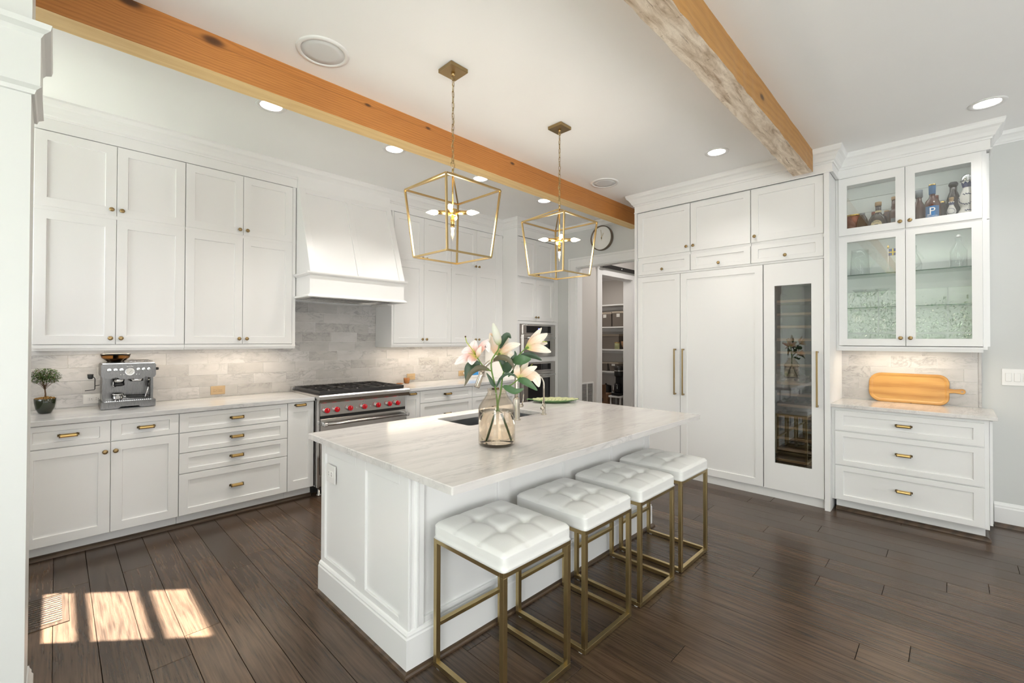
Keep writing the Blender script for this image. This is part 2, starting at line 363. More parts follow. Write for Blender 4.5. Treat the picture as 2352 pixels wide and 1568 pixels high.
# ---------------------------------------------------------------- geometry helpers
class B:
    """collects shapes into one bmesh; build() links it as ONE mesh object"""
    def __init__(s): s.bm = bmesh.new(); s.mi = 0; s.sm = False
    def _f(s, vs):
        try: f = s.bm.faces.new(vs)
        except ValueError: return None
        f.material_index = s.mi; f.smooth = s.sm; return f
    def hexa(s, p, bevel=0.0, seg=2):
        v = [s.bm.verts.new(q) for q in p]
        fs = [s._f([v[i] for i in q]) for q in ((0, 3, 2, 1), (4, 5, 6, 7), (0, 1, 5, 4), (1, 2, 6, 5), (2, 3, 7, 6), (3, 0, 4, 7))]
        if bevel:
            es = list({e for f in fs for e in f.edges})
            r = bmesh.ops.bevel(s.bm, geom=es, offset=bevel, segments=seg, affect='EDGES', profile=0.5)
            for f in r['faces']: f.material_index = s.mi; f.smooth = s.sm
        return s
    def box(s, a, b, bevel=0.0, seg=2):
        (x0, y0, z0), (x1, y1, z1) = a, b
        return s.hexa([(x0, y0, z0), (x1, y0, z0), (x1, y1, z0), (x0, y1, z0), (x0, y0, z1), (x1, y0, z1), (x1, y1, z1), (x0, y1, z1)], bevel, seg)
    def prism(s, poly, o, ua, va, wa, d):
        """polygon (u, v) in the plane ua/va at o, extruded by d along wa"""
        o, ua, va, wa = map(Vector, (o, ua, va, wa))
        a = [s.bm.verts.new(o+ua*u+va*v) for u, v in poly]; b = [s.bm.verts.new(o+ua*u+va*v+wa*d) for u, v in poly]
        s._f(a[::-1]); s._f(b); n = len(poly)
        for i in range(n): s._f([a[i], a[(i+1) % n], b[(i+1) % n], b[i]])
        return s
    def rings(s, rs, cap0=True, cap1=True, closed=True):
        vs = [[s.bm.verts.new(p) for p in r] for r in rs]
        n = len(vs[0])
        for i in range(len(vs)-1):
            for j in range(n if closed else n-1):
                s._f([vs[i][j], vs[i][(j+1) % n], vs[i+1][(j+1) % n], vs[i+1][j]])
        if cap0: s._f(vs[0][::-1])
        if cap1: s._f(vs[-1])
        return vs
    def lathe(s, prof, c=(0, 0, 0), axis=(0, 0, 1), n=20, cap=True, squash=1.0):
        ax = Vector(axis).normalized(); up = Vector((0, 0, 1)) if abs(ax.z) < 0.9 else Vector((1, 0, 0))
        e1 = ax.cross(up).normalized(); e2 = ax.cross(e1); c = Vector(c); sm = s.sm; s.sm = True
        prof = list(prof); p0 = prof[0] if prof[0][0] == 0 else None; p1 = prof[-1] if prof[-1][0] == 0 else None
        body = prof[(1 if p0 else 0):(len(prof)-1 if p1 else len(prof))]
        vs = s.rings([[c+ax*h+e1*(r*math.cos(2*PI*j/n))+e2*(r*squash*math.sin(2*PI*j/n)) for j in range(n)] for r, h in body], cap and not p0, cap and not p1)
        for pt, ring, flat in ((p0, vs[0], body[0]), (p1, vs[-1], body[-1])):
            if pt is None: continue
            if abs(pt[1]-flat[1]) < 0.003: s.sm = False      # a flat disc closes the end
            v = s.bm.verts.new(c+ax*pt[1])
            for j in range(n): s._f([v, ring[j], ring[(j+1) % n]])
            s.sm = True
        s.sm = sm; return s
    def cyl(s, a, b, r, n=12, r2=None):
        a, b = Vector(a), Vector(b); d = (b-a)
        return s.lathe([(r, 0), (r if r2 is None else r2, d.length)], a, d, n)
    def tube(s, pts, r, n=10, rs=None):
        pts = [Vector(p) for p in pts]; sm = s.sm; s.sm = True; out = []; prev = None
        for i, p in enumerate(pts):
            d = (pts[min(i+1, len(pts)-1)]-pts[max(i-1, 0)]).normalized()
            if prev is None: e1 = d.cross(Vector((0, 0, 1)) if abs(d.z) < 0.9 else Vector((1, 0, 0))).normalized()
            else: e1 = (prev-d*prev.dot(d)).normalized()
            prev = e1; e2 = d.cross(e1); rr = rs[i] if rs else r
            out.append([p+e1*rr*math.cos(2*PI*j/n)+e2*rr*math.sin(2*PI*j/n) for j in range(n)])
        s.rings(out); s.sm = sm; return s
    def bar(s, a, b, w, h, up=(0, 0, 1), bevel=0.0):
        a, b = Vector(a), Vector(b); d = (b-a).normalized(); up = Vector(up)
        if abs(d.dot(up)) > 0.95: up = Vector((1, 0, 0))
        e1 = d.cross(up).normalized()*(w/2); e2 = e1.cross(d).normalized()*(h/2)
        return s.hexa([a-e1-e2, a+e1-e2, a+e1+e2, a-e1+e2, b-e1-e2, b+e1-e2, b+e1+e2, b-e1+e2], bevel)
    def ball(s, c, r, u=10, v=7, sc=(1, 1, 1)):
        m = Matrix.Translation(c) @ Matrix.Diagonal((r*sc[0], r*sc[1], r*sc[2], 1))
        g = bmesh.ops.create_uvsphere(s.bm, u_segments=u, v_segments=v, radius=1, matrix=m)
        for f in {f for q in g['verts'] for f in q.link_faces}: f.material_index = s.mi; f.smooth = True
        return s
    def sweep(s, path, prof, z, side=1, closed=False):
        """profile (out, dz) swept along a 2-D path with mitred corners; out is to the right of travel for side=1"""
        P = [Vector((*p, 0)) for p in path]; n = len(P); rr = []
        for i in range(n):
            d0 = (P[i]-P[i-1]).normalized() if (i > 0 or closed) else None
            d1 = (P[(i+1) % n]-P[i]).normalized() if (i < n-1 or closed) else None
            n0 = Vector((d0.y, -d0.x, 0))*side if d0 else None; n1 = Vector((d1.y, -d1.x, 0))*side if d1 else None
            if n0 is None: m = n1
            elif n1 is None: m = n0
            else:
                m = (n0+n1).normalized(); m = m/max(0.2, m.dot(n0))
            rr.append([P[i]+m*o+Vector((0, 0, z+dz)) for o, dz in prof])
        s.rings(rr); return s
    def build(s, name, mats, parent=None, loc=None, recalc=True):
        if recalc: bmesh.ops.recalc_face_normals(s.bm, faces=s.bm.faces)
        me = bpy.data.meshes.new(name); s.bm.to_mesh(me); s.bm.free()
        for m in ([mats] if isinstance(mats, str) else mats): me.materials.append(MATS[m])
        return link(name, me, parent, loc)
def link(name, me, parent=None, loc=None):
    o = bpy.data.objects.new(name, me); COL.objects.link(o)
    if parent is not None: o.parent = parent
    if loc is not None: o.location = loc
    return o
def thing(name, label, cat, loc=(0, 0, 0), rotz=0.0, group=None):
    o = bpy.data.objects.new(name, None); COL.objects.link(o); o.empty_display_size = 0.05
    o.location = loc; o.rotation_euler = (0, 0, rotz); o['label'] = label; o['category'] = cat
    if group: o['group'] = group
    return o
def tag(o, label, cat, group=None, kind=None):
    o['label'] = label; o['category'] = cat
    if group: o['group'] = group
    if kind: o['kind'] = kind
    return o
def struct(o, label=None):
    o['kind'] = 'structure'
    if label: o['label'] = label
    return o
def copy_tree(o, parent=None, label=None):
    c = o.copy(); COL.objects.link(c)
    if parent is not None: c.parent = parent
    if label: c['label'] = label
    for ch in list(o.children): copy_tree(ch, c)
    return c
def text(name, body, size, mname, parent, loc, rot=(PI/2, 0, 0), extrude=0.0003, align='CENTER'):
    cu = bpy.data.curves.new(name, 'FONT'); cu.body = body; cu.size = size; cu.extrude = extrude; cu.align_x = align; cu.align_y = 'CENTER'
    tmp = bpy.data.objects.new(name, cu); COL.objects.link(tmp)
    me = bpy.data.meshes.new_from_object(tmp); bpy.data.objects.remove(tmp); me.materials.clear(); me.materials.append(MATS[mname])
    o = link(name, me, parent, loc); o.rotation_euler = rot; return o

# ---------------------------------------------------------------- the room
CEIL = 3.15
WX = 5.32      # face of the wall on the right
WY = 4.90      # face of the wall behind the range
CANS = [(1.067, 3.475), (2.07, 3.49), (3.074, 3.485), (4.098, 3.49), (4.10, 1.485), (4.576, -0.184), (1.0, -1.0), (3.0, -1.2)]  # the last two are added behind the camera for ambient fill
def ceiling():
    b = B(); hs = 0.068
    xs = sorted({-3.1, 8.2} | {round(x+s*hs, 4) for x, y in CANS for s in (-1, 1)})
    ys = sorted({-3.3, 5.6} | {round(y+s*hs, 4) for x, y in CANS for s in (-1, 1)})
    for i in range(len(xs)-1):
        j0 = 0
        cx = (xs[i]+xs[i+1])/2
        cuts = []
        for j in range(len(ys)-1):
            cy = (ys[j]+ys[j+1])/2
            if any(abs(cx-x) < hs and abs(cy-y) < hs for x, y in CANS): cuts.append(j)
        start = 0
        if cx < -1.02:
            b.box((xs[i], ys[0], CEIL), (min(xs[i+1], -1.02) if i else -1.02, 2.6, CEIL+0.14))
            if xs[i+1] > -1.02: b.box((-1.02, ys[0], CEIL), (xs[i+1], ys[-1], CEIL+0.14))
            continue
        for j in cuts+[len(ys)-1]:
            if ys[j] > ys[start]: b.box((xs[i], ys[start], CEIL), (xs[i+1], ys[j], CEIL+0.14))
            start = j+1
    struct(b.build('ceiling', 'ceiling_white'))
ceiling()

# dark oak floor: wide boards running away from the camera along y, each its own piece over a sub-floor
fl = B().box((-3.1, -3.3, -0.08), (8.2, 5.6, -0.022)).build('floor', 'floor_under'); struct(fl)
rnd = random.Random(11)
plank_mesh = {}
def plank(x0, x1, y0, y1):
    g = 0.0011
    w, l = x1-x0, y1-y0
    key = (round(w, 4), round(l, 2))
    if key not in plank_mesh:
        b = B(); b.box((-w/2+g, 0.0012, -0.021), (w/2-g, l-0.0012, 0.0), 0.0009, 1)
        bmesh.ops.recalc_face_normals(b.bm, faces=b.bm.faces)
        me = bpy.data.meshes.new('plank'); b.bm.to_mesh(me); b.bm.free(); me.materials.append(MATS['floor_oak']); plank_mesh[key] = me
    link('plank', plank_mesh[key], fl, ((x0+x1)/2, y0, 0))
PW = 0.1535
n0 = -2
row = 0
x = -0.153
while x < 5.30:
    y = -1.2 - rnd.choice((0.0, 0.5, 1.0, 0.3))*0.9
    end = 4.40
    while y < end:
        L_ = rnd.choice((1.5, 1.8, 2.1, 2.4, 1.2))
        if y+L_ > end-0.35: L_ = end-y
        plank(x, x+PW, y, y+L_); y += L_
    x += PW
# boards nobody sees singly: the sitting room and the hall beyond the doorway
b = B()
xx = -2.99
while xx < -0.16:
    b.box((xx+0.001, -3.15, -0.021), (min(xx+PW, -0.154)-0.001, 4.85, 0.0)); xx += PW
xx = 5.372
while xx < 7.9: b.box((xx+0.001, 1.0, -0.021), (xx+PW-0.001, 5.35, 0.0)); xx += PW
o = b.build('plank', 'floor_oak', fl); o['kind'] = 'stuff'

# unseen pale sheet added behind the camera to bounce sunlight onto the ceiling
tag(B().box((-2.9, -2.9, 0.001), (-0.6, 1.4, 0.014), 0.004, 1).build('reflector', 'wall_grey'), 'unseen pale sheet on the sitting-room floor that bounces sunlight upward', 'reflector')

# walls
wb_ = struct(B().box((-1.02, WY+0.012, 0), (WX+0.12, WY+0.14, CEIL)).build('wall_back', 'wall_grey'))
b = B(); b.box((WX, -3.3, 0), (WX+0.12, 2.95, CEIL)).box((WX, 2.95, 2.545), (WX+0.12, 3.91, CEIL)).box((WX, 3.91, 0), (WX+0.12, WY+0.012, CEIL))
wr = struct(b.build('wall_right', 'wall_grey'))
# left wall of the kitchen with its window, seen only as a patch of sun on the floor
b = B(); xo, xi = -1.0, -0.9
b.box((xo, 2.6, 0), (xi, 3.917, CEIL)).box((xo, 4.595, 0), (xi, WY+0.012, CEIL)).box((xo, 3.917, 0), (xi, 4.595, 1.573)).box((xo, 3.917, 2.83), (xi, 4.595, CEIL))
struct(b.build('wall_left', 'wall_grey'))
w = struct(B().box((-0.965, 3.917, 1.573), (-0.935, 4.595, 1.577)).box((-0.965, 3.917, 2.826), (-0.935, 4.595, 2.83)).build('window_1', 'trim_white'))
B().box((-0.964, 3.917, 1.900), (-0.936, 4.595, 1.952)).box((-0.964, 3.917, 2.378), (-0.936, 4.595, 2.430)).build('muntin', 'trim_white', w)
# sitting-room walls behind and left of the camera
b = B(); b.box((-3.1, 1.75, 0), (-3.0, 2.6, CEIL)).box((-3.1, -3.3, 0), (-3.0, -2.3, CEIL)).box((-3.1, -0.7, 0), (-3.0, -0.5, CEIL))
b.box((-3.1, -2.3, 0), (-3.0, 1.75, 0.7)).box((-3.1, -2.3, 2.6), (-3.0, 1.75, CEIL))
struct(b.build('wall_left', 'wall_grey'))
w = B(); 
for y0, y1 in ((-0.5, 1.75), (-2.3, -0.7)):
    w.box((-3.0, y0-0.1, 0.6), (-2.975, y1+0.1, 0.7)).box((-3.0, y0-0.1, 2.6), (-2.975, y1+0.1, 2.72)).box((-3.0, y0-0.1, 0.7), (-2.975, y0, 2.6)).box((-3.0, y1, 0.7), (-2.975, y1+0.1, 2.6))
w = struct(w.build('window_2', 'trim_white'))
m = B()
for y0, y1 in ((-0.5, 1.75), (-2.3, -0.7)):
    for k in range(1, 4):
        yy = y0+(y1-y0)*k/4; m.box((-3.06, yy-0.012, 0.7), (-3.04, yy+0.012, 2.6))
    for zz in (1.65,): m.box((-3.061, y0, zz-0.02), (-3.039, y1, zz+0.02))
m.build('muntin', 'trim_white', w)
B().box((-3.054, -0.5, 0.7), (-3.050, 1.75, 2.6)).box((-3.054, -2.3, 0.7), (-3.050, -0.7, 2.6)).build('pane', 'window_glass', w)
b = B(); b.box((-3.1, -3.3, 0), (8.2, -3.2, CEIL)); struct(b.build('wall_front', 'wall_grey'))
for x0, x1 in ((-1.0, 1.6), (2.4, 4.6)):
    w = B(); w.box((x0-0.1, -3.2, 0.6), (x1+0.1, -3.18, 0.7)).box((x0-0.1, -3.2, 2.6), (x1+0.1, -3.18, 2.7)).box((x0-0.1, -3.2, 0.7), (x0, -3.18, 2.6)).box((x1, -3.2, 0.7), (x1+0.1, -3.18, 2.6))
    struct(w.build('added_window', 'trim_white'))  # frames on a solid wall, added around the fill lamps

# cased pilaster at the left edge of the picture
b = B()
b.box((-0.45, 2.30, 0), (-0.068, 2.60, CEIL)).box((-3.0, 2.5, 0), (-0.9, 2.60, CEIL))
struct(b.build('wall_divider', 'pillar_paint'))
pr = [(0, -0.20), (0.014, -0.20), (0.014, -0.03), (0.020, -0.022), (0.034, -0.012), (0.040, 0.0), (0, 0.0)]
b = B(); b.sweep([(-0.45, 2.30), (-0.068, 2.30), (-0.068, 2.60), (-0.45, 2.60)], [(0, -0.215), (0.022, -0.215), (0.022, -0.045), (0.030, -0.03), (0.046, -0.018), (0.050, 0.0), (0, 0.0)], 2.575)
b.sweep([(-0.45, 2.30), (-0.068, 2.30), (-0.068, 2.60), (-0.45, 2.60)], [(0, -0.028), (0.008, -0.026), (0.012, -0.012), (0.026, 0.0), (0, 0.0)], 2.36)
struct(b.build('trim_1', 'pillar_paint'))
BASEP = [(0, 0), (0.016, 0), (0.016, 0.145), (0.011, 0.155), (0.011, 0.165), (0.006, 0.178), (0.004, 0.188), (0, 0.188)]
SHOE = [(0, 0), (0.030, 0), (0.029, 0.010), (0.022, 0.020), (0.010, 0.026), (0, 0.028)]
struct(B().sweep([(-0.45, 2.30), (-0.068, 2.30), (-0.068, 2.60), (-0.45, 2.60)], BASEP, 0).build('baseboard_left', 'pillar_paint'))

# crown moulding
CROWN = [(0, -0.125), (0.010, -0.125), (0.012, -0.112), (0.024, -0.104), (0.034, -0.080), (0.052, -0.052), (0.068, -0.040), (0.074, -0.026), (0.078, -0.014), (0.078, 0), (0, 0)]
SCROWN = [(a*0.75, z*0.72) for a, z in CROWN]
FR = 4.53      # frieze face above the range-wall cabinets
b = B(); b.sweep([(4.425, 4.25), (4.425, 4.54)], CROWN, CEIL, -1)
cr = B(); cr.sweep([(-0.9, FR), (4.425, FR), (4.425, 4.25), (5.32, 4.25)], CROWN, CEIL); b.bm.free()
struct(cr.build('trim_2', 'trim_white'))
b = B().sweep([(WX, 4.20), (WX, 2.64)], SCROWN, CEIL); struct(b.build('trim_3', 'trim_white'))
b = B().sweep([(WX, 2.63), (4.705, 2.63), (4.705, 0.735), (4.995, 0.735), (4.995, -0.215), (WX, -0.215)], CROWN, CEIL); struct(b.build('trim_4', 'trim_white'))
b = B().sweep([(WX, -0.215), (WX, -3.2)], SCROWN, CEIL); struct(b.build('trim_5', 'trim_white'))
# friezes under the crowns
b = B().box((-0.9, FR, 2.945), (4.425, FR+0.02, CEIL)).box((4.425, 4.25, 2.915), (WX, 4.27, CEIL)).box((4.425, 4.27, 2.915), (4.445, FR, CEIL))
struct(b.build('trim_6', 'cabinet_white'))
b = B().box((4.705, 0.735, 2.95), (4.73, 2.63, CEIL)).box((4.73, 2.61, 2.95), (WX, 2.63, CEIL)).box((4.73, 0.735, 2.95), (4.995, 0.755, CEIL))
b.box((4.995, -0.215, 2.955), (5.015, 0.735, CEIL)).box((5.015, -0.215, 2.955), (WX, -0.195, CEIL))
b.sweep([(4.703, 2.633), (4.703, 0.733), (4.992, 0.733), (4.992, -0.218), (WX, -0.218)], [(0, 0), (0.004, 0.001), (0.006, 0.006), (0.004, 0.012), (0, 0.013)], 2.945)
struct(b.build('trim_7', 'cabinet_white'))

struct(B().sweep([(WX, -0.235), (WX, -3.2)], BASEP, 0).build('baseboard_right', 'trim_white'))
struct(B().sweep([(WX-0.016, -0.235), (WX-0.016, -3.2)], SHOE, 0).build('trim_8', 'shoe_wood'))

# doorway to the hall, hall, pantry doorway and pantry
d = struct(B().box((WX-0.001, 3.895, 0), (WX+0.121, 3.912, 2.53)).box((WX-0.001, 2.948, 0), (WX+0.121, 2.965, 2.53)).box((WX-0.001, 2.948, 2.53), (WX+0.121, 3.912, 2.547)).build('door_1', 'trim_white'))
CAS = 0.125
c = B()
c.box((WX-0.020, 3.905, 0), (WX, 3.905+CAS, 2.54+CAS)).box((WX-0.020, 2.955-CAS, 0), (WX, 2.955, 2.54+CAS)).box((WX-0.020, 2.955, 2.54), (WX, 3.905, 2.54+CAS))
c.box((WX-0.032, 3.905+CAS-0.02, 0), (WX-0.001, 3.905+CAS+0.006, 2.54+CAS+0.006)).box((WX-0.032, 2.955-CAS-0.01, 2.54+CAS-0.02), (WX-0.001, 3.905+CAS-0.0205, 2.54+CAS+0.006))
c.box((WX-0.027, 3.903, 0), (WX-0.001, 3.92, 2.5375)).box((WX-0.027, 2.957, 2.538), (WX-0.001, 3.921, 2.555))
c.build('casing', 'trim_white', d)
h = B().box((WX+0.12, 3.93, 0), (5.975, 4.08, 2.95)).box((6.935, 3.93, 0), (8.1, 4.08, 2.95)).box((5.975, 3.93, 2.515), (6.935, 4.08, 2.95)).box((WX+0.12, 3.93, 2.95), (8.1, 4.08, CEIL))
h.box((8.0, 1.9, 0), (8.1, 3.93, CEIL)).box((WX+0.12, 1.8, 0), (8.1, 1.9, CEIL))
struct(h.build('wall_hall', 'hall_wall'))
p = B().box((7.72, 4.08, 0), (7.80, 5.45, 2.75)).box((5.44, 5.35, 0), (7.72, 5.45, 2.75)).box((5.44, 4.08, 0), (5.50, 5.35, 2.75)).box((5.44, 4.08, 2.75), (7.80, 5.45, 2.80))
p = struct(p.build('wall_pantry', 'hall_wall'))
B().box((7.69, 4.09, 2.66), (7.72, 5.34, 2.75)).box((5.5, 5.32, 2.66), (7.69, 5.35, 2.75)).build('trim', 'trim_white', p)
d = struct(B().box((5.975, 3.925, 0), (5.990, 4.085, 2.50)).box((6.92, 3.925, 0), (6.935, 4.085, 2.50)).box((5.975, 3.925, 2.50), (6.935, 4.085, 2.515)).build('door_2', 'trim_white'))
B().box((5.865, 3.905, 0), (5.985, 3.93, 2.60)).box((6.925, 3.905, 0), (7.05, 3.93, 2.60)).box((5.985, 3.905, 2.505), (6.925, 3.93, 2.60)).box((5.855, 3.895, 2.60), (7.06, 3.93, 2.615)).build('casing', 'trim_white', d)

# exposed beams
def beam(name, x0, x1, y0, y1, z0, z1, mats, label, seed, jit):
    t = thing(name, label, 'beam', (0, (y0+y1)/2, z0)); rg = random.Random(seed); b = B(); n = 90; k = []
    for i in range(n+1):
        xx = x0+(x1-x0)*i/n; j = lambda s=1: rg.uniform(-1, 1)*jit*s
        k.append([(xx, y0-t.location.y+j(), 0+j(0.7)), (xx, y1-t.location.y+j(), 0+j(0.7)), (xx, y1-t.location.y+j(0.4), z1-z0), (xx, y0-t.location.y+j(0.4), z1-z0)])
    vs = b.rings(k)
    o = b.build('timber', mats, t)
    for p_ in o.data.polygons:
        if p_.normal.z < -0.7: p_.material_index = 1
    return t
beam('ceiling_beam', -0.88, WX+0.004, 2.880, 3.022, 2.945, CEIL+0.01, ['beam_orange', 'beam_underside'], 'long orange-stained pine ceiling beam running along above the range side of the island', 3, 0.0012)
beam('ceiling_beam', -2.9, 4.64, 0.866, 1.014, 2.957, CEIL+0.01, ['beam_side', 'beam_weathered'], 'short-looking ceiling beam with a whitish weathered underside ending at the tall pantry cabinets', 5, 0.0035)

# ---------------------------------------------------------------- backsplash tiles
def tiles(parent, u0, u1, zs, y, uo, rows, loc_of, th=0.010, L=0.305, Hh=0.1025, holes=(), seed=1):
    rg = random.Random(seed); cache = {}
    z_start = zs
    for r in range(rows):
        z0 = z_start+r*Hh; off = (0.0, 0.55, 0.27, 0.80, 0.12)[r % 5]*L
        u = u0-off
        while u < u1:
            a, c = max(u, u0), min(u+L, u1); u += L
            if c-a < 0.02: continue
            segs = [(a, c, z0, z0+Hh)]
            for (ha, hb, hz0, hz1) in holes:    # area that has no tiles
                out = []
                for (sa, sb, sz0, sz1) in segs:
                    if sz0 >= hz0-0.001 and sz1 <= hz1+0.06 and sa < hb and sb > ha:
                        if sa < ha-0.02: out.append((sa, ha, sz0, sz1))
                        if sb > hb+0.02: out.append((hb, sb, sz0, sz1))
                    else: out.append((sa, sb, sz0, sz1))
                segs = out
            for (sa, sb, sz0, sz1) in segs:
                key = (round(sb-sa, 3),)
                if key not in cache:
                    w = sb-sa; b = B(); b.box((-w/2+0.0012, 0, 0.0012), (w/2-0.0012, th, Hh-0.0012), 0.0009, 1)
                    bmesh.ops.recalc_face_normals(b.bm, faces=b.bm.faces)
                    me = bpy.data.meshes.new('tile'); b.bm.to_mesh(me); b.bm.free(); me.materials.append(MATS['tile_marble']); cache[key] = me
                o = link('tile', cache[key], parent); loc_of(o, (sa+sb)/2, sz0, rg.uniform(0, 0.0006))
def loc_back(o, u, z, j): o.location = (u, WY-j, z)
B().box((-0.9, WY+0.0020, 0.90), (4.43, WY+0.012, 1.95)).build('grout', 'grout', wb_)
tiles(wb_, -0.30, 4.425, 0.9405, WY, 0, 5, loc_back, seed=2)
tiles(wb_, 1.52, 2.74, 0.9405+5*0.1025, WY, 0, 5, loc_back, seed=3)
B().box((WX-0.0160, -0.165, 0.92), (WX, 0.757, 1.42)).build('grout', 'grout', wr)
def loc_right(o, u, z, j): o.location = (WX-0.018-j, -u, z); o.rotation_euler = (0, 0, -PI/2)
tiles(wr, -0.765, 0.150, 0.934, WX, 0, 5, loc_right, seed=5)
B().box((WX-0.020, -0.172, 0.933), (WX, -0.150, 1.42), 0.005).build('edge_trim', 'tile_marble', wr)

# ---------------------------------------------------------------- cabinet pieces (local frame: x along the run, front at y=0, z up)
def shaker(b, x0, x1, z0, z1, t=0.020, rail=0.062, rec=0.011, y=0.0, rail_z=None, hole=False):
    rz = rail if rail_z is None else rail_z; c = 0.003; e = 0.0015
    def rect(m, mz, yy): return [Vector((x0+m, yy, z0+mz)), Vector((x1-m, yy, z0+mz)), Vector((x1-m, yy, z1-mz)), Vector((x0+m, yy, z1-mz))]
    if hole:
        b.rings([rect(rail+c, rz+c, y+t), rect(0, 0, y+t), rect(0, 0, y+e), rect(e, e, y), rect(rail, rz, y), rect(rail+c, rz+c, y+0.006), rect(rail+c, rz+c, y+t)], False, False)
    else:
        b.rings([rect(0, 0, y+t), rect(0, 0, y+e), rect(e, e, y), rect(rail, rz, y), rect(rail+c, rz+c, y+rec)])
    return b
def slab(b, x0, x1, z0, z1, t=0.020, y=0.0):
    e = 0.0015
    def rect(m, yy): return [Vector((x0+m, yy, z0+m)), Vector((x1-m, yy, z0+m)), Vector((x1-m, yy, z1-m)), Vector((x0+m, yy, z1-m))]
    b.rings([rect(0, y+t), rect(0, y+e), rect(e, y)]); return b
KNOB = [(0.0065, 0), (0.0055, 0.004), (0.0050, 0.014), (0.0075, 0.017), (0.0145, 0.021), (0.0160, 0.025), (0.0135, 0.029), (0.0070, 0.0315), (0.0, 0.032)]
knob_me = None
def knob(parent, x, z, y=0.0):
    global knob_me
    if knob_me is None:
        b = B(); b.lathe(KNOB, (0, 0, 0), (0, -1, 0), 16); o = b.build('knob', 'antique_brass', parent); knob_me = o.data
    else: o = link('knob', knob_me, parent)
    o.location = (x, y, z); return o
pull_me = None
def pull(parent, x, z, y=0.0):
    """bin pull: a brass half-round bar between two dark end brackets"""
    global pull_me
    if pull_me is None:
        b = B(); b.mi = 0
        b.prism([(-0.002, 0.008), (-0.022, 0.010), (-0.031, 0.004), (-0.033, -0.005), (-0.030, -0.012), (-0.026, -0.012), (-0.026, -0.004), (-0.020, 0.003), (-0.002, 0.004)], (-0.042, 0, 0), (0, 1, 0), (0, 0, 1), (1, 0, 0), 0.084)
        b.mi = 1
        for s in (-1, 1):
            b.prism([(0, 0.010), (-0.024, 0.013), (-0.033, 0.006), (-0.035, -0.006), (-0.028, -0.013), (-0.008, -0.008), (0, -0.010)], (s*0.0425-0.0035, 0, 0), (0, 1, 0), (0, 0, 1), (1, 0, 0), 0.007)
            b.box((s*0.048-0.0055, -0.004, -0.008), (s*0.048+0.0055, 0.0, 0.008)); b.cyl((s*0.0495, -0.004, 0), (s*0.0495, -0.006, 0), 0.003, 8)
        o = b.build('pull', ['brass', 'dark_brass'], parent); pull_me = o.data
    else: o = link('pull', pull_me, parent)
    o.location = (x, y, z); return o
G = 0.0016   # half the gap between neighbouring doors
def door(t, x0, x1, z0, z1, kx=None, kz=None, name='door', rail=0.062, rail_z=None, hp=None, flat=False):
    b = B()
    (slab if flat else shaker)(b, x0+G, x1-G, z0+G, z1-G, **({} if flat else dict(rail=rail, rail_z=rail_z)))
    d = b.build(name, 'cabinet_white', t)
    if kx is not None: knob(d, kx, kz)
    if hp is not None: pull(d, hp[0], hp[1], 0.004)
    return d
def body(t, x0, x1, y1, z0, z1, mat='cabinet_white', extra=None):
    b = B().box((x0, 0.0205, z0), (x1, y1, z1))
    if extra: extra(b)
    return b.build('carcass', mat, t)

# ---- base cabinets left of the range (front at y = 4.27)
YB = 4.27
def base(name, label, x0, x1, build, group=None):
    t = thing(name, label, 'cabinet', (x0, YB, 0)); w = x1-x0
    body(t, 0.0, w, WY-YB-0.004, 0.10, 0.904)
    B().box((0.0, 0.085, 0.0), (w, 0.10, 0.10)).build('toe_kick', 'cabinet_white', t)
    build(t, w); return t
def two_and_two(t, w, m):
    door(t, 0, m, 0.748, 0.900, hp=(m/2+0.005, 0.828), name='drawer', rail=0.055, rail_z=0.036)
    door(t, m, w, 0.748, 0.900, hp=((m+w)/2, 0.828), name='drawer', rail=0.055, rail_z=0.036)
    door(t, 0, m, 0.105, 0.745, m-0.030, 0.682); door(t, m, w, 0.105, 0.745, m+0.026, 0.682)
base('base_cabinet', 'white base cabinet with two doors and two drawers below the espresso machine', -0.16, 0.672, lambda t, w: two_and_two(t, w, 0.4385))
def four(t, w):
    for z0, z1 in ((0.748, 0.900), (0.590, 0.745), (0.430, 0.587)): door(t, 0, w, z0, z1, name='drawer', rail=0.058, rail_z=0.036, hp=(w/2-0.002, (z0+z1)/2+0.004))
    door(t, 0, w, 0.105, 0.427, name='drawer', rail=0.058, rail_z=0.050, hp=(w/2-0.002, 0.268))
base('base_cabinet', 'white base cabinet with a stack of four drawers beside the narrow pull-out', 0.674, 1.466, four)
base('base_cabinet', 'narrow white pull-out cabinet directly left of the range', 1.468, 1.700, lambda t, w: door(t, 0, w, 0.105, 0.900, rail=0.048, rail_z=0.085, hp=(w/2-0.008, 0.878)))
base('base_cabinet', 'narrow white pull-out cabinet directly right of the range', 2.662, 2.874, lambda t, w: door(t, 0, w, 0.105, 0.900, rail=0.048, rail_z=0.085, hp=(w/2, 0.878)))
def three(t, w):
    for z0, z1 in ((0.760, 0.900), (0.435, 0.757), (0.105, 0.432)): door(t, 0, w, z0, z1, name='drawer', rail=0.058, rail_z=0.040, hp=(w/2, (z0+z1)/2+0.01))
base('base_cabinet', 'wide white drawer cabinet under the counter right of the range', 2.876, 3.640, three)
base('base_cabinet', 'white drawer cabinet between the wide drawers and the wall ovens', 3.642, 4.418, three)
struct(B().sweep([(-0.16, YB+0.085), (1.70, YB+0.085)], SHOE, 0).sweep([(2.662, YB+0.085), (4.418, YB+0.085)], SHOE, 0).build('trim_9', 'shoe_wood'))

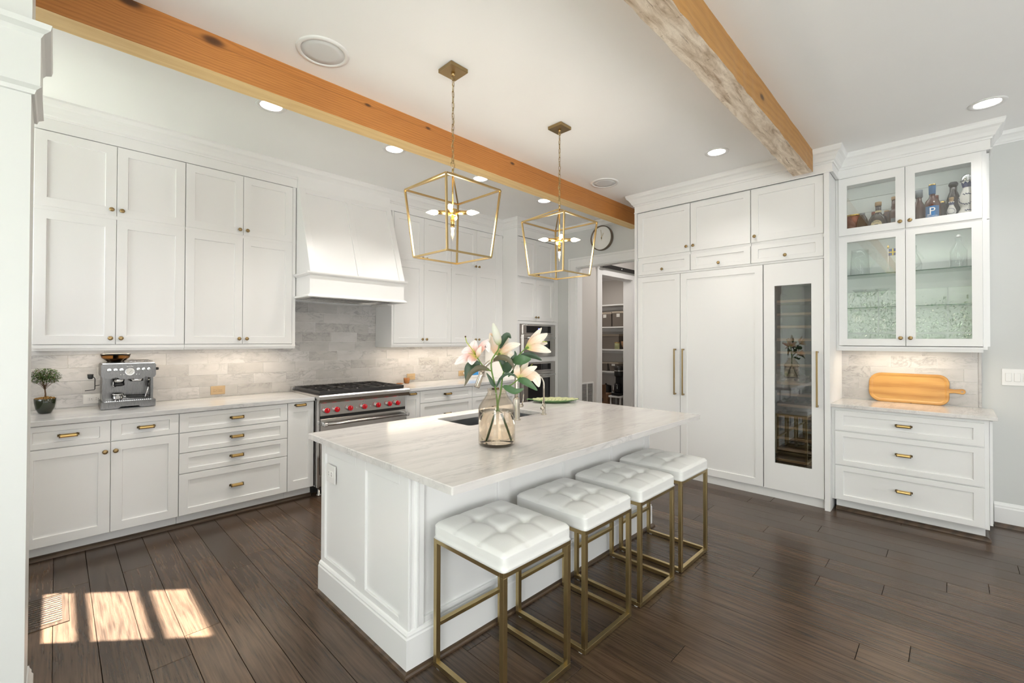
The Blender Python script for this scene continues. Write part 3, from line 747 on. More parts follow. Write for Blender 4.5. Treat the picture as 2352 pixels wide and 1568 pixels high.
def top_slab(name, label, x0, x1, y0, y1, z0, z1, m):
    t = thing(name, label, 'countertop', (x0, y0, z0)); B().box((0, 0, 0), (x1-x0, y1-y0, z1-z0), 0.003).build('slab', m, t); return t
top_slab('countertop', 'grey-veined marble countertop left of the range', -0.16, 1.700, 4.245, WY-0.001, 0.905, 0.939, 'range_counter_marble')
top_slab('countertop', 'grey-veined marble countertop between the range and the wall ovens', 2.662, 4.418, 4.245, WY-0.001, 0.905, 0.939, 'range_counter_marble')

# ---- wall cabinets on the range wall (doors at y = 4.53)
RAILP = [(0, 0), (0.006, 0), (0.006, 0.018), (0.014, 0.022), (0.014, 0.040), (0, 0.040)]
def wall_unit(label, x0, x1, split, ends, lip_l=0.0, lip_r=0.0, group='wall cabinets on the range wall'):
    t = thing('wall_cabinet', label, 'cabinet', (x0, FR, 1.39)); w = x1-x0; m = split-x0
    body(t, -lip_l, w+lip_r, WY-FR-0.004, 0.042, 1.558)
    b = B(); b.box((-lip_l, 0.0, 0.018), (w+lip_r, WY-FR-0.004, 0.042)).box((-lip_l, 0.012, 0.0), (w+lip_r, 0.03, 0.018))
    b.box((-lip_l, 0.03, 0.0), (-lip_l+0.018, WY-FR-0.004, 0.018)).box((w+lip_r-0.018, 0.03, 0), (w+lip_r, WY-FR-0.004, 0.018))
    b.build('light_rail', 'cabinet_white', t)
    B().box((0.0, 0.0045, 0.993), (w, 0.0203, 1.020)).build('mid_rail', 'cabinet_white', t)
    for a, c, kx in ((0, m, m-0.030), (m, w, m+0.030)):
        door(t, a, c, 0.045, 0.995, kx, 0.092); door(t, a, c, 1.018, 1.550, kx, 1.062)
    if lip_l: B().box((-lip_l, 0.0035, 0.0425), (-0.001, 0.0203, 1.554)).build('filler', 'cabinet_white', t)
    if lip_r: B().box((w+0.001, 0.0035, 0.0425), (w+lip_r-0.0005, 0.0203, 1.554)).build('filler', 'cabinet_white', t)
    return t
wall_unit('leftmost white two-tier wall cabinet, above the espresso machine', -0.118, 0.743, 0.316, None)
wall_unit('white two-tier wall cabinet directly left of the range hood', 0.745, 1.590, 1.169, None, lip_r=0.030)
wall_unit('white two-tier wall cabinet directly right of the range hood', 2.690, 3.508, 3.098, None, lip_l=0.026)
wall_unit('white two-tier wall cabinet beside the wall oven tower', 3.510, 4.350, 3.935, None, lip_r=0.068)

# ---- oven tower
t = thing('oven_cabinet', 'tall white cabinet with two ovens beside the doorway', 'cabinet', (4.42, 4.25, 0))
w = 0.862
b = B(); b.box((0, 0.0, 0.0), (0.018, WY-4.254, 2.915)).box((w-0.0, 0.0, 0), (w+0.034, WY-4.254, 2.915))
b.box((0.018, 0.03, 0.10), (w, WY-4.254, 2.915)).box((0.0185, 0.005, 1.7035), (w, 0.0295, 1.742)).box((0.0555, 0.005, 1.163), (w-0.0345, 0.0295, 1.232)).box((0.0185, 0.005, 0.10), (0.055, 0.0295, 1.703)).box((w-0.034, 0.005, 0.10), (w-0.0005, 0.0295, 1.703)).box((0.0555, 0.005, 0.10), (w-0.0345, 0.0295, 0.46))
b.build('carcass', 'cabinet_white', t)
for a, c, kx in ((0.014, 0.400, 0.372), (0.400, 0.800, 0.428)):
    door(t, a, c, 1.745, 2.338, kx, 1.800); door(t, a, c, 2.362, 2.905, kx, 2.412)
B().box((0.802, 0.0, 1.745), (w, 0.02, 2.905)).build('filler', 'cabinet_white', t)
def oven(label, z0, z1, panel_h, cat='oven'):
    o = thing('built_in_oven', label, cat, (4.475, 4.235, z0)); W = 0.772; Hh = z1-z0
    B().box((0, 0.012, 0), (W, 0.5, Hh)).build('housing', 'steel', o)
    B().box((0.055, 0.0, Hh-panel_h), (W-0.055, 0.014, Hh-0.008), 0.002).build('control_panel', 'steel', o)
    g = B().box((0.12, -0.003, Hh-panel_h+0.016), (W-0.12, 0.001, Hh-0.022), 0.001).build('display', 'black_glass', o)
    if z0 > 1: text('digits', '1:00', 0.028, 'display_digits', o, (W/2, -0.0035, Hh-panel_h/2+0.004))
    dr = B().box((0.055, -0.010, 0.012), (W-0.055, 0.012, Hh-panel_h-0.008), 0.003).build('oven_door', 'steel', o)
    B().box((0.15, -0.012, 0.11), (W-0.15, -0.008, Hh-panel_h-0.10), 0.001).build('window', 'black_glass', dr)
    hz = Hh-panel_h-0.055
    hb = B().cyl((0.09, -0.055, hz), (W-0.09, -0.055, hz), 0.013, 14)
    for xx in (0.13, W-0.13): hb.cyl((xx, -0.010, hz), (xx, -0.055, hz), 0.009, 10)
    hb.build('handle', 'chrome', dr)
    return o
oven('upper stainless steel speed oven in the tall cabinet', 1.237, 1.698, 0.135)
o2 = oven('lower stainless steel wall oven with a big black window', 0.470, 1.158, 0.125)

# ---- range hood
t = thing('range_hood', 'white panelled tapering range hood above the range', 'range hood', (1.627, 4.20, 1.865))
W = 0.990
b = B()
b.prism([(0.0, 0.235), (0.30, 1.082), (0.30, 1.285), (0.69, 1.285), (0.69, 0.235)], (0, 0, 0), (0, 1, 0), (0, 0, 1), (1, 0, 0), W)
b.build('canopy', 'cabinet_white', t)
# raised stiles and rails on the sloping face
sl = Vector((0, 0.30, 0.847)).normalized(); nn = Vector((0, -sl.z, sl.y)); SLen = math.hypot(0.30, 0.847)
def sbox(b, u0, u1, v0, v1, th=0.012):
    o0 = Vector((0, 0.0, 0.235)); P = lambda u, v, n: o0+Vector((u, 0, 0))+sl*v+nn*n
    b.hexa([P(u0, v0, -0.002), P(u1, v0, -0.002), P(u1, v1, -0.002), P(u0, v1, -0.002), P(u0, v0, th), P(u1, v0, th), P(u1, v1, th), P(u0, v1, th)], 0.0015, 1)
b = B(); sbox(b, 0, 0.060, 0, SLen); b.build('stile', 'cabinet_white', t)
b = B(); sbox(b, W-0.060, W, 0, SLen); b.build('stile', 'cabinet_white', t)
b = B(); sbox(b, W/2-0.030, W/2+0.030, 0.0, SLen-0.055); b.build('stile', 'cabinet_white', t)
b = B(); sbox(b, 0.060, W-0.060, SLen-0.055, SLen); b.build('rail', 'cabinet_white', t)
b = B(); b.box((0, 0, 0.028), (W, 0.02, 0.240)).box((0, 0.02, 0.028), (0.02, 0.69, 0.240)).box((W-0.02, 0.02, 0.028), (W, 0.69, 0.240)).box((0.02, 0.02, 0.20), (W-0.02, 0.69, 0.24)); b.build('apron', 'cabinet_white', t)
MO = [(0, 0), (0.010, 0.0), (0.020, 0.008), (0.028, 0.012), (0.032, 0.022), (0.032, 0.030), (0, 0.034)]
B().sweep([(0, 0.32), (0, 0), (W, 0), (W, 0.32)], MO, 0.206, 1).build('moulding', 'cabinet_white', t)
MO2 = [(0, 0), (0.022, 0), (0.026, 0.006), (0.022, 0.016), (0.012, 0.024), (0, 0.03)]
B().sweep([(0, 0.32), (0, 0), (W, 0), (W, 0.32)], MO2, 0.004, 1).build('moulding', 'cabinet_white', t)
B().box((0.0, 0.0, 0.004), (0.03, 0.69, 0.030)).box((W-0.03, 0, 0.004), (W, 0.69, 0.03)).box((0.03, 0, 0.004), (W-0.03, 0.03, 0.03)).box((0.03, 0.66, 0.004), (W-0.03, 0.69, 0.03)).build('bottom_frame', 'cabinet_white', t)
b = B().box((0.03, 0.03, 0.035), (W-0.03, 0.66, 0.045)).box((0.03, 0.03, 0.012), (0.06, 0.66, 0.035)).box((W-0.06, 0.03, 0.012), (W-0.03, 0.66, 0.035)).box((0.06, 0.62, 0.012), (W-0.06, 0.66, 0.035))
for k in range(16): b.box((0.12+k*0.047, 0.12, 0.026), (0.15+k*0.047, 0.56, 0.036))
b.build('steel_liner', 'steel', t)
for xx in (0.30, 0.69): B().cyl((xx, 0.085, 0.036), (xx, 0.085, 0.030), 0.022, 16).build('lamp', 'hood_lamp_light', t)
for xx in (1.627+0.30, 1.627+0.69): lamp('hood_lamp', 'SPOT', (xx, 4.285, 1.885), 4, (1, 0.8, 0.58), (0, 0, 0), spot_size=2.2, spot_blend=0.8, shadow_soft_size=0.03)
# little filler strips between hood and the cabinets either side
struct(B().box((1.60, 4.545, 1.39), (1.622, WY, 2.945)).box((2.622, 4.545, 1.865), (2.664, WY, 2.945)).build('trim_10', 'cabinet_white'))

# ---- tall fridge wall (faces -x; local x runs towards -y)
def right_thing(name, label, cat, x, y, z, group=None): return thing(name, label, cat, (x, y, z), -PI/2, group)
XD = 4.72
Y0 = 2.63
def lworld(b, name):
    bmesh.ops.rotate(b.bm, verts=b.bm.verts, cent=(0, 0, 0), matrix=Matrix.Rotation(-PI/2, 3, 'Z')); bmesh.ops.translate(b.bm, verts=b.bm.verts, vec=(4.705, Y0, 0))
    return struct(b.build(name, 'cabinet_white'))
lworld(B().box((0, 0.0, 0), (0.026, WX-4.71, 2.95)), 'trim_12')
lworld(B().box((1.832, 0.0, 0), (1.872, WX-4.71, 2.95)), 'trim_13')
lworld(B().box((0.026, 0.055, 0), (1.832, 0.07, 0.083)), 'trim_14')
lworld(B().box((0.026, 0.034, 2.2055), (1.832, 0.05, 2.2215)), 'trim_15')
def lx(y): return Y0-y
# over-fridge cabinets: a lift-up flap below a door
for (ya, yb, kx, lab) in ((2.602, 1.985, 'r', 'white cabinet above the narrow freezer door, nearest the doorway'), (1.985, 1.392, 'l', 'white cabinet above the wide refrigerator door, in the middle of three'), (1.392, 0.800, 'l', 'white cabinet above the wine cooler')):
    c = right_thing('overhead_cabinet', lab, 'cabinet', XD, ya, 2.222); w = ya-yb
    B().box((0.002, 0.0205, 0.0), (w-0.002, 0.58, 0.728)).build('carcass', 'cabinet_white', c)
    G_ = G; G = 0.004
    door(c, 0, w, 0.0, 0.176, w/2, 0.046, name='flap_door', rail=0.060, rail_z=0.040)
    door(c, 0, w, 0.200, 0.722, (w-0.035) if kx == 'r' else 0.038, 0.258)
    G = G_
def tall(name, label, ya, yb, cat, rail=0.065):
    c = right_thing(name, label, cat, XD, ya, 0.0); w = ya-yb
    B().box((0.002, 0.040, 0.083), (w-0.002, 0.58, 2.205)).build('carcass', 'gap_dark', c)
    return c, w
def bar_handle(parent, x, z0, z1):
    b = B(); b.box((x-0.007, -0.046, z0), (x+0.007, -0.034, z1), 0.0015)
    for zz in (z0, z1-0.016): b.box((x-0.007, -0.036, zz), (x+0.007, 0.0, zz+0.016), 0.001)
    return b.build('bar_handle', 'antique_brass', parent)
c, w = tall('freezer', 'narrow panelled freezer column with one tall white door, left of the wide one', 2.602, 2.094, 'freezer')
d = B(); shaker(d, 0.002, w-0.003, 0.088, 2.200, t=0.038, rail=0.060); d = d.build('door', 'cabinet_white', c); bar_handle(d, w-0.050, 0.893, 1.388)
c, w = tall('refrigerator', 'wide panelled refrigerator column with one tall white door', 2.094, 1.286, 'refrigerator')
d = B(); shaker(d, 0.003, w-0.003, 0.088, 2.200, t=0.038, rail=0.068); d = d.build('door', 'cabinet_white', c); bar_handle(d, 0.040, 0.893, 1.388)
# wine cooler
c = right_thing('wine_cooler', 'tall wine cooler with a dark glass door showing wooden racks', 'wine cooler', XD, 1.283, 0.0); w = 0.481
b = B(); b.box((0.004, 0.045, 0.083), (0.030, 0.56, 2.205)).box((w-0.03, 0.045, 0.083), (w-0.004, 0.56, 2.205)).box((0.03, 0.54, 0.083), (w-0.03, 0.56, 2.205)).box((0.03, 0.045, 0.083), (w-0.03, 0.54, 0.30)).box((0.03, 0.045, 2.03), (w-0.03, 0.54, 2.205))
b.box((0.03, 0.06, 1.18), (w-0.03, 0.54, 1.21))
b.build('cavity', 'black_plastic', c)
gx0, gx1, gz0, gz1 = 0.094, 0.388, 0.336, 1.990
d = B()
def rect(x0, x1, z0, z1, y): return [Vector((x0, y, z0)), Vector((x1, y, z0)), Vector((x1, y, z1)), Vector((x0, y, z1))]
d.rings([rect(gx0, gx1, gz0, gz1, 0.038), rect(0.003, w-0.003, 0.088, 2.200, 0.038), rect(0.003, w-0.003, 0.088, 2.200, 0.0015), rect(0.0045, w-0.0045, 0.0895, 2.1985, 0.0), rect(gx0, gx1, gz0, gz1, 0.0), rect(gx0, gx1, gz0, gz1, 0.038)], False, False)
d = d.build('door', 'cabinet_white', c)
B().box((gx0, 0.010, gz0), (gx1, 0.013, gz1)).build('pane', 'fridge_glass', d)
B().box((gx0, 0.014, gz0), (gx0+0.012, 0.036, gz1)).box((gx1-0.005, 0.014, gz0), (gx1, 0.036, gz1)).box((gx0, 0.014, gz0), (gx1, 0.036, gz0+0.006)).box((gx0, 0.014, gz1-0.008), (gx1, 0.036, gz1)).build('gasket', 'black_plastic', d)
bar_handle(d, 0.434, 0.893, 1.386)
k = 0
for z in [0.345+i*0.103 for i in range(8)]+[1.235+i*0.12 for i in range(6)]:
    B().box((0.032, 0.075, z), (w-0.032, 0.100, z+0.024), 0.003).box((0.032, 0.10, z+0.004), (w-0.032, 0.50, z+0.010)).build('rack', 'rack_wood', c)
wine = 0
bt = None
for i in (1, 3, 4, 5, 6, 7):
    z = 0.345+i*0.103+0.052
    for xx in (0.14, 0.24, 0.345):
        if (i*3+int(xx*100)) % 4 == 0: continue
        b = right_thing('wine_bottle', '', 'bottle', XD+0.0, 1.283-xx, z) if bt is None else None
        if b is not None:
            q = B(); q.lathe([(0, 0.50), (0.034, 0.49), (0.0365, 0.46), (0.0365, 0.30), (0.030, 0.26), (0.014, 0.22), (0.013, 0.145), (0.016, 0.14), (0.016, 0.12), (0, 0.12)][::-1], (0, 0, 0), (0, 1, 0), 14); q.build('glass_body', 'dark_bottle', b)
            B().lathe([(0.0165, 0.116), (0.0165, 0.165), (0, 0.165)], (0, 0, 0), (0, 1, 0), 12).build('capsule', 'gold_foil' if wine % 2 else 'ink_black', b); bt = b
        else:
            b = copy_tree(bt); b.location = (XD, 1.283-xx, z)
        b['label'] = 'dark wine bottle lying %s on the %s rack from the bottom of the cooler' % ({0.14: 'left', 0.24: 'centre', 0.345: 'right'}[xx], ('', 'second', '', 'fourth', 'fifth', 'sixth', 'seventh', 'eighth')[i]); b['group'] = 'bottles lying in the wine cooler'; wine += 1

# ---- glass-door cabinet over the drawers (doors at x = 4.985)
XG = 4.985; YG = 0.737
t = right_thing('display_cabinet', 'white glass-door display cabinet holding bottles and glassware', 'cabinet', XG, YG, 1.39); W = 0.908
DI = WX-XG-0.006
b = B(); z1 = 1.565
b.box((-0.020, 0.0205, 0.0), (0.022, DI, z1)).box((W, 0.0205, 0.040), (W+0.020, DI, z1)).box((0.022, 0.0205, 0.040), (W, DI, 0.062)).box((0.022, 0.0205, z1-0.03), (W, DI, z1)).box((0.022, 0.0205, 1.015), (W, DI, 1.040))
b.box((0.022, 0.0205, 0.04), (W, 0.03, 0.10)).box((W/2-0.018, 0.0212, 0.062), (W/2+0.018, 0.03, 1.015)).box((W/2-0.018, 0.0212, 1.04), (W/2+0.018, 0.03, z1-0.03))
b.build('carcass', 'cabinet_white', t)
b = B().box((0.022, DI-0.02, 0.062), (W, DI, 1.015)); b.build('back_panel', 'cabinet_inside', t)
for (za, zb) in ((1.041, 1.150), (1.153, 1.285), (1.288, 1.420), (1.423, 1.534)): B().box((0.022, DI-0.02, za), (W, DI, zb)).build('board', 'cabinet_inside', t)
b = B().box((W+0.024, 0.10, 0.045), (W+0.040, DI+0.02, 1.036)).box((W+0.024, 0.10, 1.042), (W+0.040, DI+0.02, 1.555)).box((W+0.02, 0.04, 0.04), (W+0.024, DI, z1)); b.build('end_panel', 'cabinet_white', t)
b = B(); b.box((0, -0.004, 0.022), (W+0.022, DI, 0.040)).box((0, 0.010, 0.0), (W, 0.028, 0.022)).box((W-0.02, 0.028, 0), (W, DI, 0.022)); b.build('light_rail', 'cabinet_white', t)
mid = 0.460
for (a, c) in ((0.002, mid), (mid, W)):
    for (z0, zz) in ((0.045, 1.020), (1.035, 1.552)):
        gx0, gx1 = (0.064, 0.398) if a < 0.1 else (0.522, 0.848)
        gz0, gz1 = (0.106, 0.972) if z0 < 0.5 else (1.097, 1.482)
        d = B(); x0_, x1_, y_ = a+G, c-G, 0.0
        d.rings([rect(gx0, gx1, gz0, gz1, 0.02), rect(x0_, x1_, z0, zz, 0.02), rect(x0_, x1_, z0, zz, 0.0015), rect(x0_+0.0015, x1_-0.0015, z0+0.0015, zz-0.0015, 0.0), rect(gx0, gx1, gz0, gz1, 0.0), rect(gx0, gx1, gz0, gz1, 0.02)], False, False)
        d = d.build('door', 'cabinet_white', t)
        B().box((gx0, 0.009, gz0), (gx1, 0.012, gz1)).build('pane', 'pane_glass', d)
        knob(d, mid-0.032 if a < 0.1 else mid+0.030, 0.112 if z0 < 0.5 else 1.092)
for z in (0.377, 0.672): B().box((0.023, 0.045, z), (W-0.001, DI-0.025, z+0.008)).build('glass_shelf', 'shelf_glass', t); B().box((0.023, 0.043, z), (W-0.001, 0.0449, z+0.008)).build('shelf_edge', 'glass_edge', t)
SH1 = 1.39+0.680   # top of upper glass shelf
SH0 = 1.39+1.040   # floor of the upper tier

# ---- drawers under it
XB = 4.765; YR = 0.737
t = right_thing('base_cabinet', 'white three-drawer base cabinet under the wooden serving board', 'cabinet', XB, YR, 0); W = 0.907
B().box((-0.020, 0.0205, 0.098), (W+0.020, WX-XB-0.002, 0.900)).build('carcass', 'cabinet_white', t)
B().box((0, 0.090, 0), (W, 0.11, 0.098)).box((W-0.02, 0.11, 0), (W, WX-XB-0.002, 0.098)).build('toe_kick', 'cabinet_white', t)
B().box((W+0.024, 0.085, 0.115), (W+0.040, WX-XB-0.002, 0.885)).build('end_panel', 'cabinet_white', t)
G_ = G; G = 0.004
for z0, z1, hz in ((0.700, 0.880, 0.795), (0.404, 0.699, 0.562), (0.104, 0.403, 0.270)): door(t, 0.0, W, z0, z1, name='drawer', rail=0.058, rail_z=0.042, hp=(W/2+0.002, hz))
G = G_
struct(B().sweep([(XB+0.090, YR), (XB+0.090, YR-W), (WX, YR-W)], SHOE, 0, 1).build('trim_11', 'shoe_wood'))
top_slab('countertop', 'short marble countertop with the wooden serving board, right of the wine cooler', 4.735, WX-0.021, -0.232, 0.758, 0.902, 0.931, 'counter_marble')

# ---------------------------------------------------------------- island
IX0, IX1, IY0, IY1 = 1.103, 3.322, 1.727, 2.655
t = thing('kitchen_island', 'large white panelled kitchen island with skirting all round', 'island', (IX0, IY0, 0))
LW, LD = IX1-IX0, IY1-IY0
b = B(); b.box((0.012, 0.014, 0), (LW-0.012, 0.030, 0.886)).box((0.012, LD-0.03, 0), (LW-0.012, LD-0.014, 0.886)).box((0.012, 0.03, 0), (0.03, LD-0.03, 0.886)).box((LW-0.03, 0.03, 0), (LW-0.012, LD-0.03, 0.886))
b.box((0.03, 0.03, 0.45), (LW-0.03, LD-0.03, 0.47)); b.build('carcass', 'cabinet_white', t)
# end facing the left of the picture: two tall recessed fields
def end_frame(parent, xf, sgn):
    b = B(); z0, z1 = 0.180, 0.886; ys = [(-0.004, 0.075), (0.395, 0.500), (0.880, LD)]
    for a, c in ys: b.box((min(xf, xf+sgn*0.013), a, z0), (max(xf, xf+sgn*0.013), c, z1), 0.0015, 1)
    ys2 = [(0.075, 0.395), (0.500, 0.880)]
    for a, c in ys2:
        for (za, zb) in ((z0, z0+0.035), (z1-0.070, z1)): b.box((min(xf, xf+sgn*0.013), a, za), (max(xf, xf+sgn*0.013), c, zb), 0.0015, 1)
    return b.build('end_panel', 'cabinet_white', parent)
end_frame(t, 0.0, 1); end_frame(t, LW-0.013, 1)
# long side under the overhang: corner posts and four recessed fields
b = B(); z0, z1 = 0.180, 0.886
st = [0.0, 0.555, 1.115, 1.670, LW-0.075]
for i, x in enumerate(st): b.box((x if 0 < i < 4 else (0.0135 if i == 0 else x), 0.0, z0), (x+(0.085 if 0 < i < 4 else (0.075 if i == 0 else 0.0615)), 0.015, z1), 0.0015, 1)
xs = [0.075, 0.555, 0.64, 1.115, 1.20, 1.670, 1.755, LW-0.075]
for i in range(0, 8, 2):
    b.box((xs[i], 0, z0), (xs[i+1], 0.015, z0+0.03), 0.0015, 1).box((xs[i], 0, z1-0.045), (xs[i+1], 0.015, z1), 0.0015, 1)
b.build('side_panel', 'cabinet_white', t)
b = B()
xs2 = [0.0, 0.56, 1.12, 1.70, LW]
for i in range(4): shaker(b, xs2[i]+0.002, xs2[i+1]-0.002, 0.12, 0.88, y=-LD)
bmesh.ops.rotate(b.bm, verts=b.bm.verts, cent=(LW/2, 0, 0), matrix=Matrix.Rotation(PI, 3, 'Z'))
b.build('door_panel', 'cabinet_white', t)
# corner pilaster with its reeded step, as seen beside the nearest stool
b = B(); b.box((0.036, -0.009, 0.186), (0.080, 0.002, 0.886), 0.002, 1).box((0.036, -0.013, 0.186), (0.050, -0.008, 0.886), 0.002, 1); b.build('corner_post', 'cabinet_white', t)
SK = [(0, 0), (0.016, 0), (0.016, 0.155), (0.012, 0.162), (0.012, 0.170), (0.006, 0.180), (0.0, 0.184)]
b = B(); b.sweep([(0.0, LD), (0.0, 0.0), (LW, 0.0), (LW, LD)], SK, 0, 1); b.build('skirting', 'cabinet_white', t)
b = B(); b.sweep([(-0.016, LD), (-0.016, -0.016), (LW+0.016, -0.016), (LW+0.016, LD)], [(a_*0.6, z_*0.8) for a_, z_ in SHOE], 0, 1); b.build('shoe_moulding', 'shoe_wood', t)
# outlet on the end
b = B(); b.box((-0.006, 0.735, 0.665), (0.0, 0.845, 0.765), 0.002).build('outlet_plate', 'white_plastic', t)
b = B(); b.box((-0.009, 0.757, 0.700), (-0.005, 0.787, 0.732), 0.004).box((-0.009, 0.793, 0.700), (-0.005, 0.823, 0.732), 0.004); b.build('socket', 'white_plastic', t)
b = B()
for yy in (0.772, 0.808):
    for dz in (-0.007, 0.007): b.box((-0.0095, yy-0.001, 0.716+dz-0.004), (-0.0088, yy+0.001, 0.716+dz+0.004))
b.build('socket_slot', 'ink_black', t)

# worktop with the sink cut-out
SX0, SX1, SY0, SY1 = 1.885, 2.640, 2.235, 2.600
WTX0, WTX1, WTY0, WTY1 = 1.055, 3.400, 1.352, 2.735
t = thing('countertop', 'large pale marble worktop of the island with a sink cut-out', 'countertop', (WTX0, WTY0, 0.887))
b = B(); th = 0.033
def rg_(x0, y0, x1, y1, z, c=0.0, k=5):
    """rounded rectangle ring"""
    out = []
    for (cx, cy, a0) in ((x1-c, y1-c, 0), (x0+c, y1-c, 90), (x0+c, y0+c, 180), (x1-c, y0+c, 270)):
        for i in range(k):
            a = math.radians(a0+90*i/(k-1)); out.append(Vector((cx+c*math.cos(a), cy+c*math.sin(a), z)))
    return out
ow, od = WTX1-WTX0, WTY1-WTY0; e = 0.003
ix0, ix1, iy0, iy1 = SX0-WTX0, SX1-WTX0, SY0-WTY0, SY1-WTY0
b.rings([rg_(ix0, iy0, ix1, iy1, 0, 0.03), rg_(0, 0, ow, od, 0, 0.008), rg_(0, 0, ow, od, th-e, 0.008), rg_(e, e, ow-e, od-e, th, 0.008), rg_(ix0-e, iy0-e, ix1+e, iy1+e, th, 0.03), rg_(ix0, iy0, ix1, iy1, th-e, 0.03), rg_(ix0, iy0, ix1, iy1, 0, 0.03)], False, False)
b.build('slab', 'counter_marble', t)
t = thing('sink', 'stainless steel undermount double sink set into the island', 'sink', (SX0, SY0, 0.886))
sw, sd = SX1-SX0, SY1-SY0; md = 0.47
for (a, c) in ((-0.012, md), (md+0.018, sw+0.012)):
    b = B(); b.rings([rg_(a-0.004, -0.016, c+0.004, sd+0.016, -0.001, 0.03), rg_(a, -0.012, c, sd+0.012, -0.001, 0.03), rg_(a+0.004, -0.008, c-0.004, sd+0.008, -0.20, 0.03), rg_(a+0.03, 0.02, c-0.03, sd-0.02, -0.225, 0.03)], False, True)
    bw = b.build('basin', 'sink_steel', t)
    B().lathe([(0.045, 0), (0.040, 0.003), (0.012, 0.001), (0, 0.001)], ((a+c)/2, sd/2, -0.225)).build('drain', 'chrome', bw)
B().box((md-0.004, -0.016, -0.022), (md+0.022, sd+0.016, -0.006), 0.004).build('divider', 'sink_steel', t)

# gooseneck faucet (base in front of the sink) and the slim filter tap
t = thing('faucet', 'tall brushed-nickel gooseneck faucet behind the flower vase', 'faucet', (2.262, 2.178, 0.920))
ax = Vector((-0.72, 0.69, 0)).normalized()      # spout leans out over the sink
b = B(); b.lathe([(0.031, 0), (0.031, 0.006), (0.025, 0.012), (0.024, 0.14), (0.020, 0.150), (0.0165, 0.155)], (0, 0, 0), n=24).build('base', 'brushed_nickel', t)
R_ = 0.122; top = 0.300
pts = [Vector((0, 0, 0.15)), Vector((0, 0, 0.22)), Vector((0, 0, top-0.03))]
for i in range(0, 13):
    a = PI*i/12*0.93; pts.append(ax*(R_-R_*math.cos(a))+Vector((0, 0, top+0.0+R_*math.sin(a)-0.0)))
B().tube([p for p in pts], 0.0135, 14).build('spout', 'brushed_nickel', t)
tip = pts[-1]; dn = (pts[-1]-pts[-2]).normalized()
B().lathe([(0.0155, 0), (0.0175, 0.02), (0.0190, 0.05), (0.0205, 0.105), (0.0185, 0.112), (0, 0.112)], tip-dn*0.004, dn, 20).build('spray_head', 'brushed_nickel', t)
b = B(); b.cyl((0.02, -0.005, 0.095), (0.052, -0.012, 0.095), 0.011, 14); b.tube([(0.046, -0.011, 0.095), (0.054, -0.013, 0.13), (0.060, -0.015, 0.175)], 0.0045, 8); b.build('lever', 'brushed_nickel', t)
t = thing('filter_tap', 'small slim brushed-nickel filter tap beside the green plate', 'faucet', (2.560, 2.180, 0.920))
B().lathe([(0.021, 0), (0.021, 0.006), (0.014, 0.012), (0.0135, 0.075), (0.010, 0.080), (0.007, 0.083)], (0, 0, 0), n=20).build('base', 'brushed_nickel', t)
pts = [Vector((0, 0, 0.08)), Vector((0, 0, 0.20))]
ax2 = Vector((-0.80, 0.60, 0)).normalized()
for i in range(0, 12):
    a = PI*i/11*0.80; pts.append(ax2*(0.075-0.075*math.cos(a))+Vector((0, 0, 0.225+0.075*math.sin(a))))
B().tube(pts, 0.0062, 10).build('spout', 'brushed_nickel', t)
b = B(); b.cyl((0, 0, 0.052), (-0.035, -0.010, 0.052), 0.0125, 14); b.cyl((-0.020, -0.006, 0.06), (-0.020, -0.006, 0.105), 0.0042, 8); b.build('lever', 'brushed_nickel', t)

# leaf-shaped plate
t = thing('leaf_plate', 'green ceramic leaf-shaped plate lying on the far corner of the island', 'plate', (3.150, 2.560, 0.920), math.radians(-38))
b = B(); rings_ = []; N = 72
for (s, z) in ((0.55, 0.0), (0.60, 0.002), (0.98, 0.022), (1.0, 0.026), (0.97, 0.026), (0.62, 0.007), (0.0, 0.005)):
    ring = []
    for j in range(N):
        a = 2*PI*j/N; lob = 1+0.035*abs(math.sin(a*9))*(1 if s > 0.8 else 0.3)
        tipf = 1+0.10*max(0, math.cos(a))**8
        ring.append(Vector((0.205*s*math.cos(a)*lob*tipf, 0.125*s*math.sin(a)*lob, z+(0.004*math.sin(a*9)**2 if s > 0.8 else 0))))
    rings_.append(ring)
b.sm = True; b.rings(rings_, True, False); o = b.build('dish', ['plate_green', 'plate_cream'], t)
for p_ in o.data.polygons:
    c = p_.center
    if p_.normal.z > 0.3 and (c.x/0.19)**2+(c.y/0.115)**2 < 0.95: p_.material_index = 1
b = B()
for j in range(-5, 6):
    for s in (-1, 1): b.tube([(j*0.033, 0, 0.0085), (j*0.033+0.018, s*0.045, 0.0125), (j*0.033+0.03, s*0.075*(1-abs(j)*0.09), 0.018)], 0.0016, 5)
b.tube([(-0.19, 0, 0.014), (-0.1, 0, 0.008), (0.1, 0, 0.008), (0.19, 0, 0.014)], 0.0025, 6)
b.build('veins', 'plate_green', t)
b = B(); b.tube([(-0.20, 0, 0.024), (-0.235, 0.004, 0.030), (-0.25, 0.0, 0.026)], 0.006, 8); b.build('stalk', 'plate_green', t)

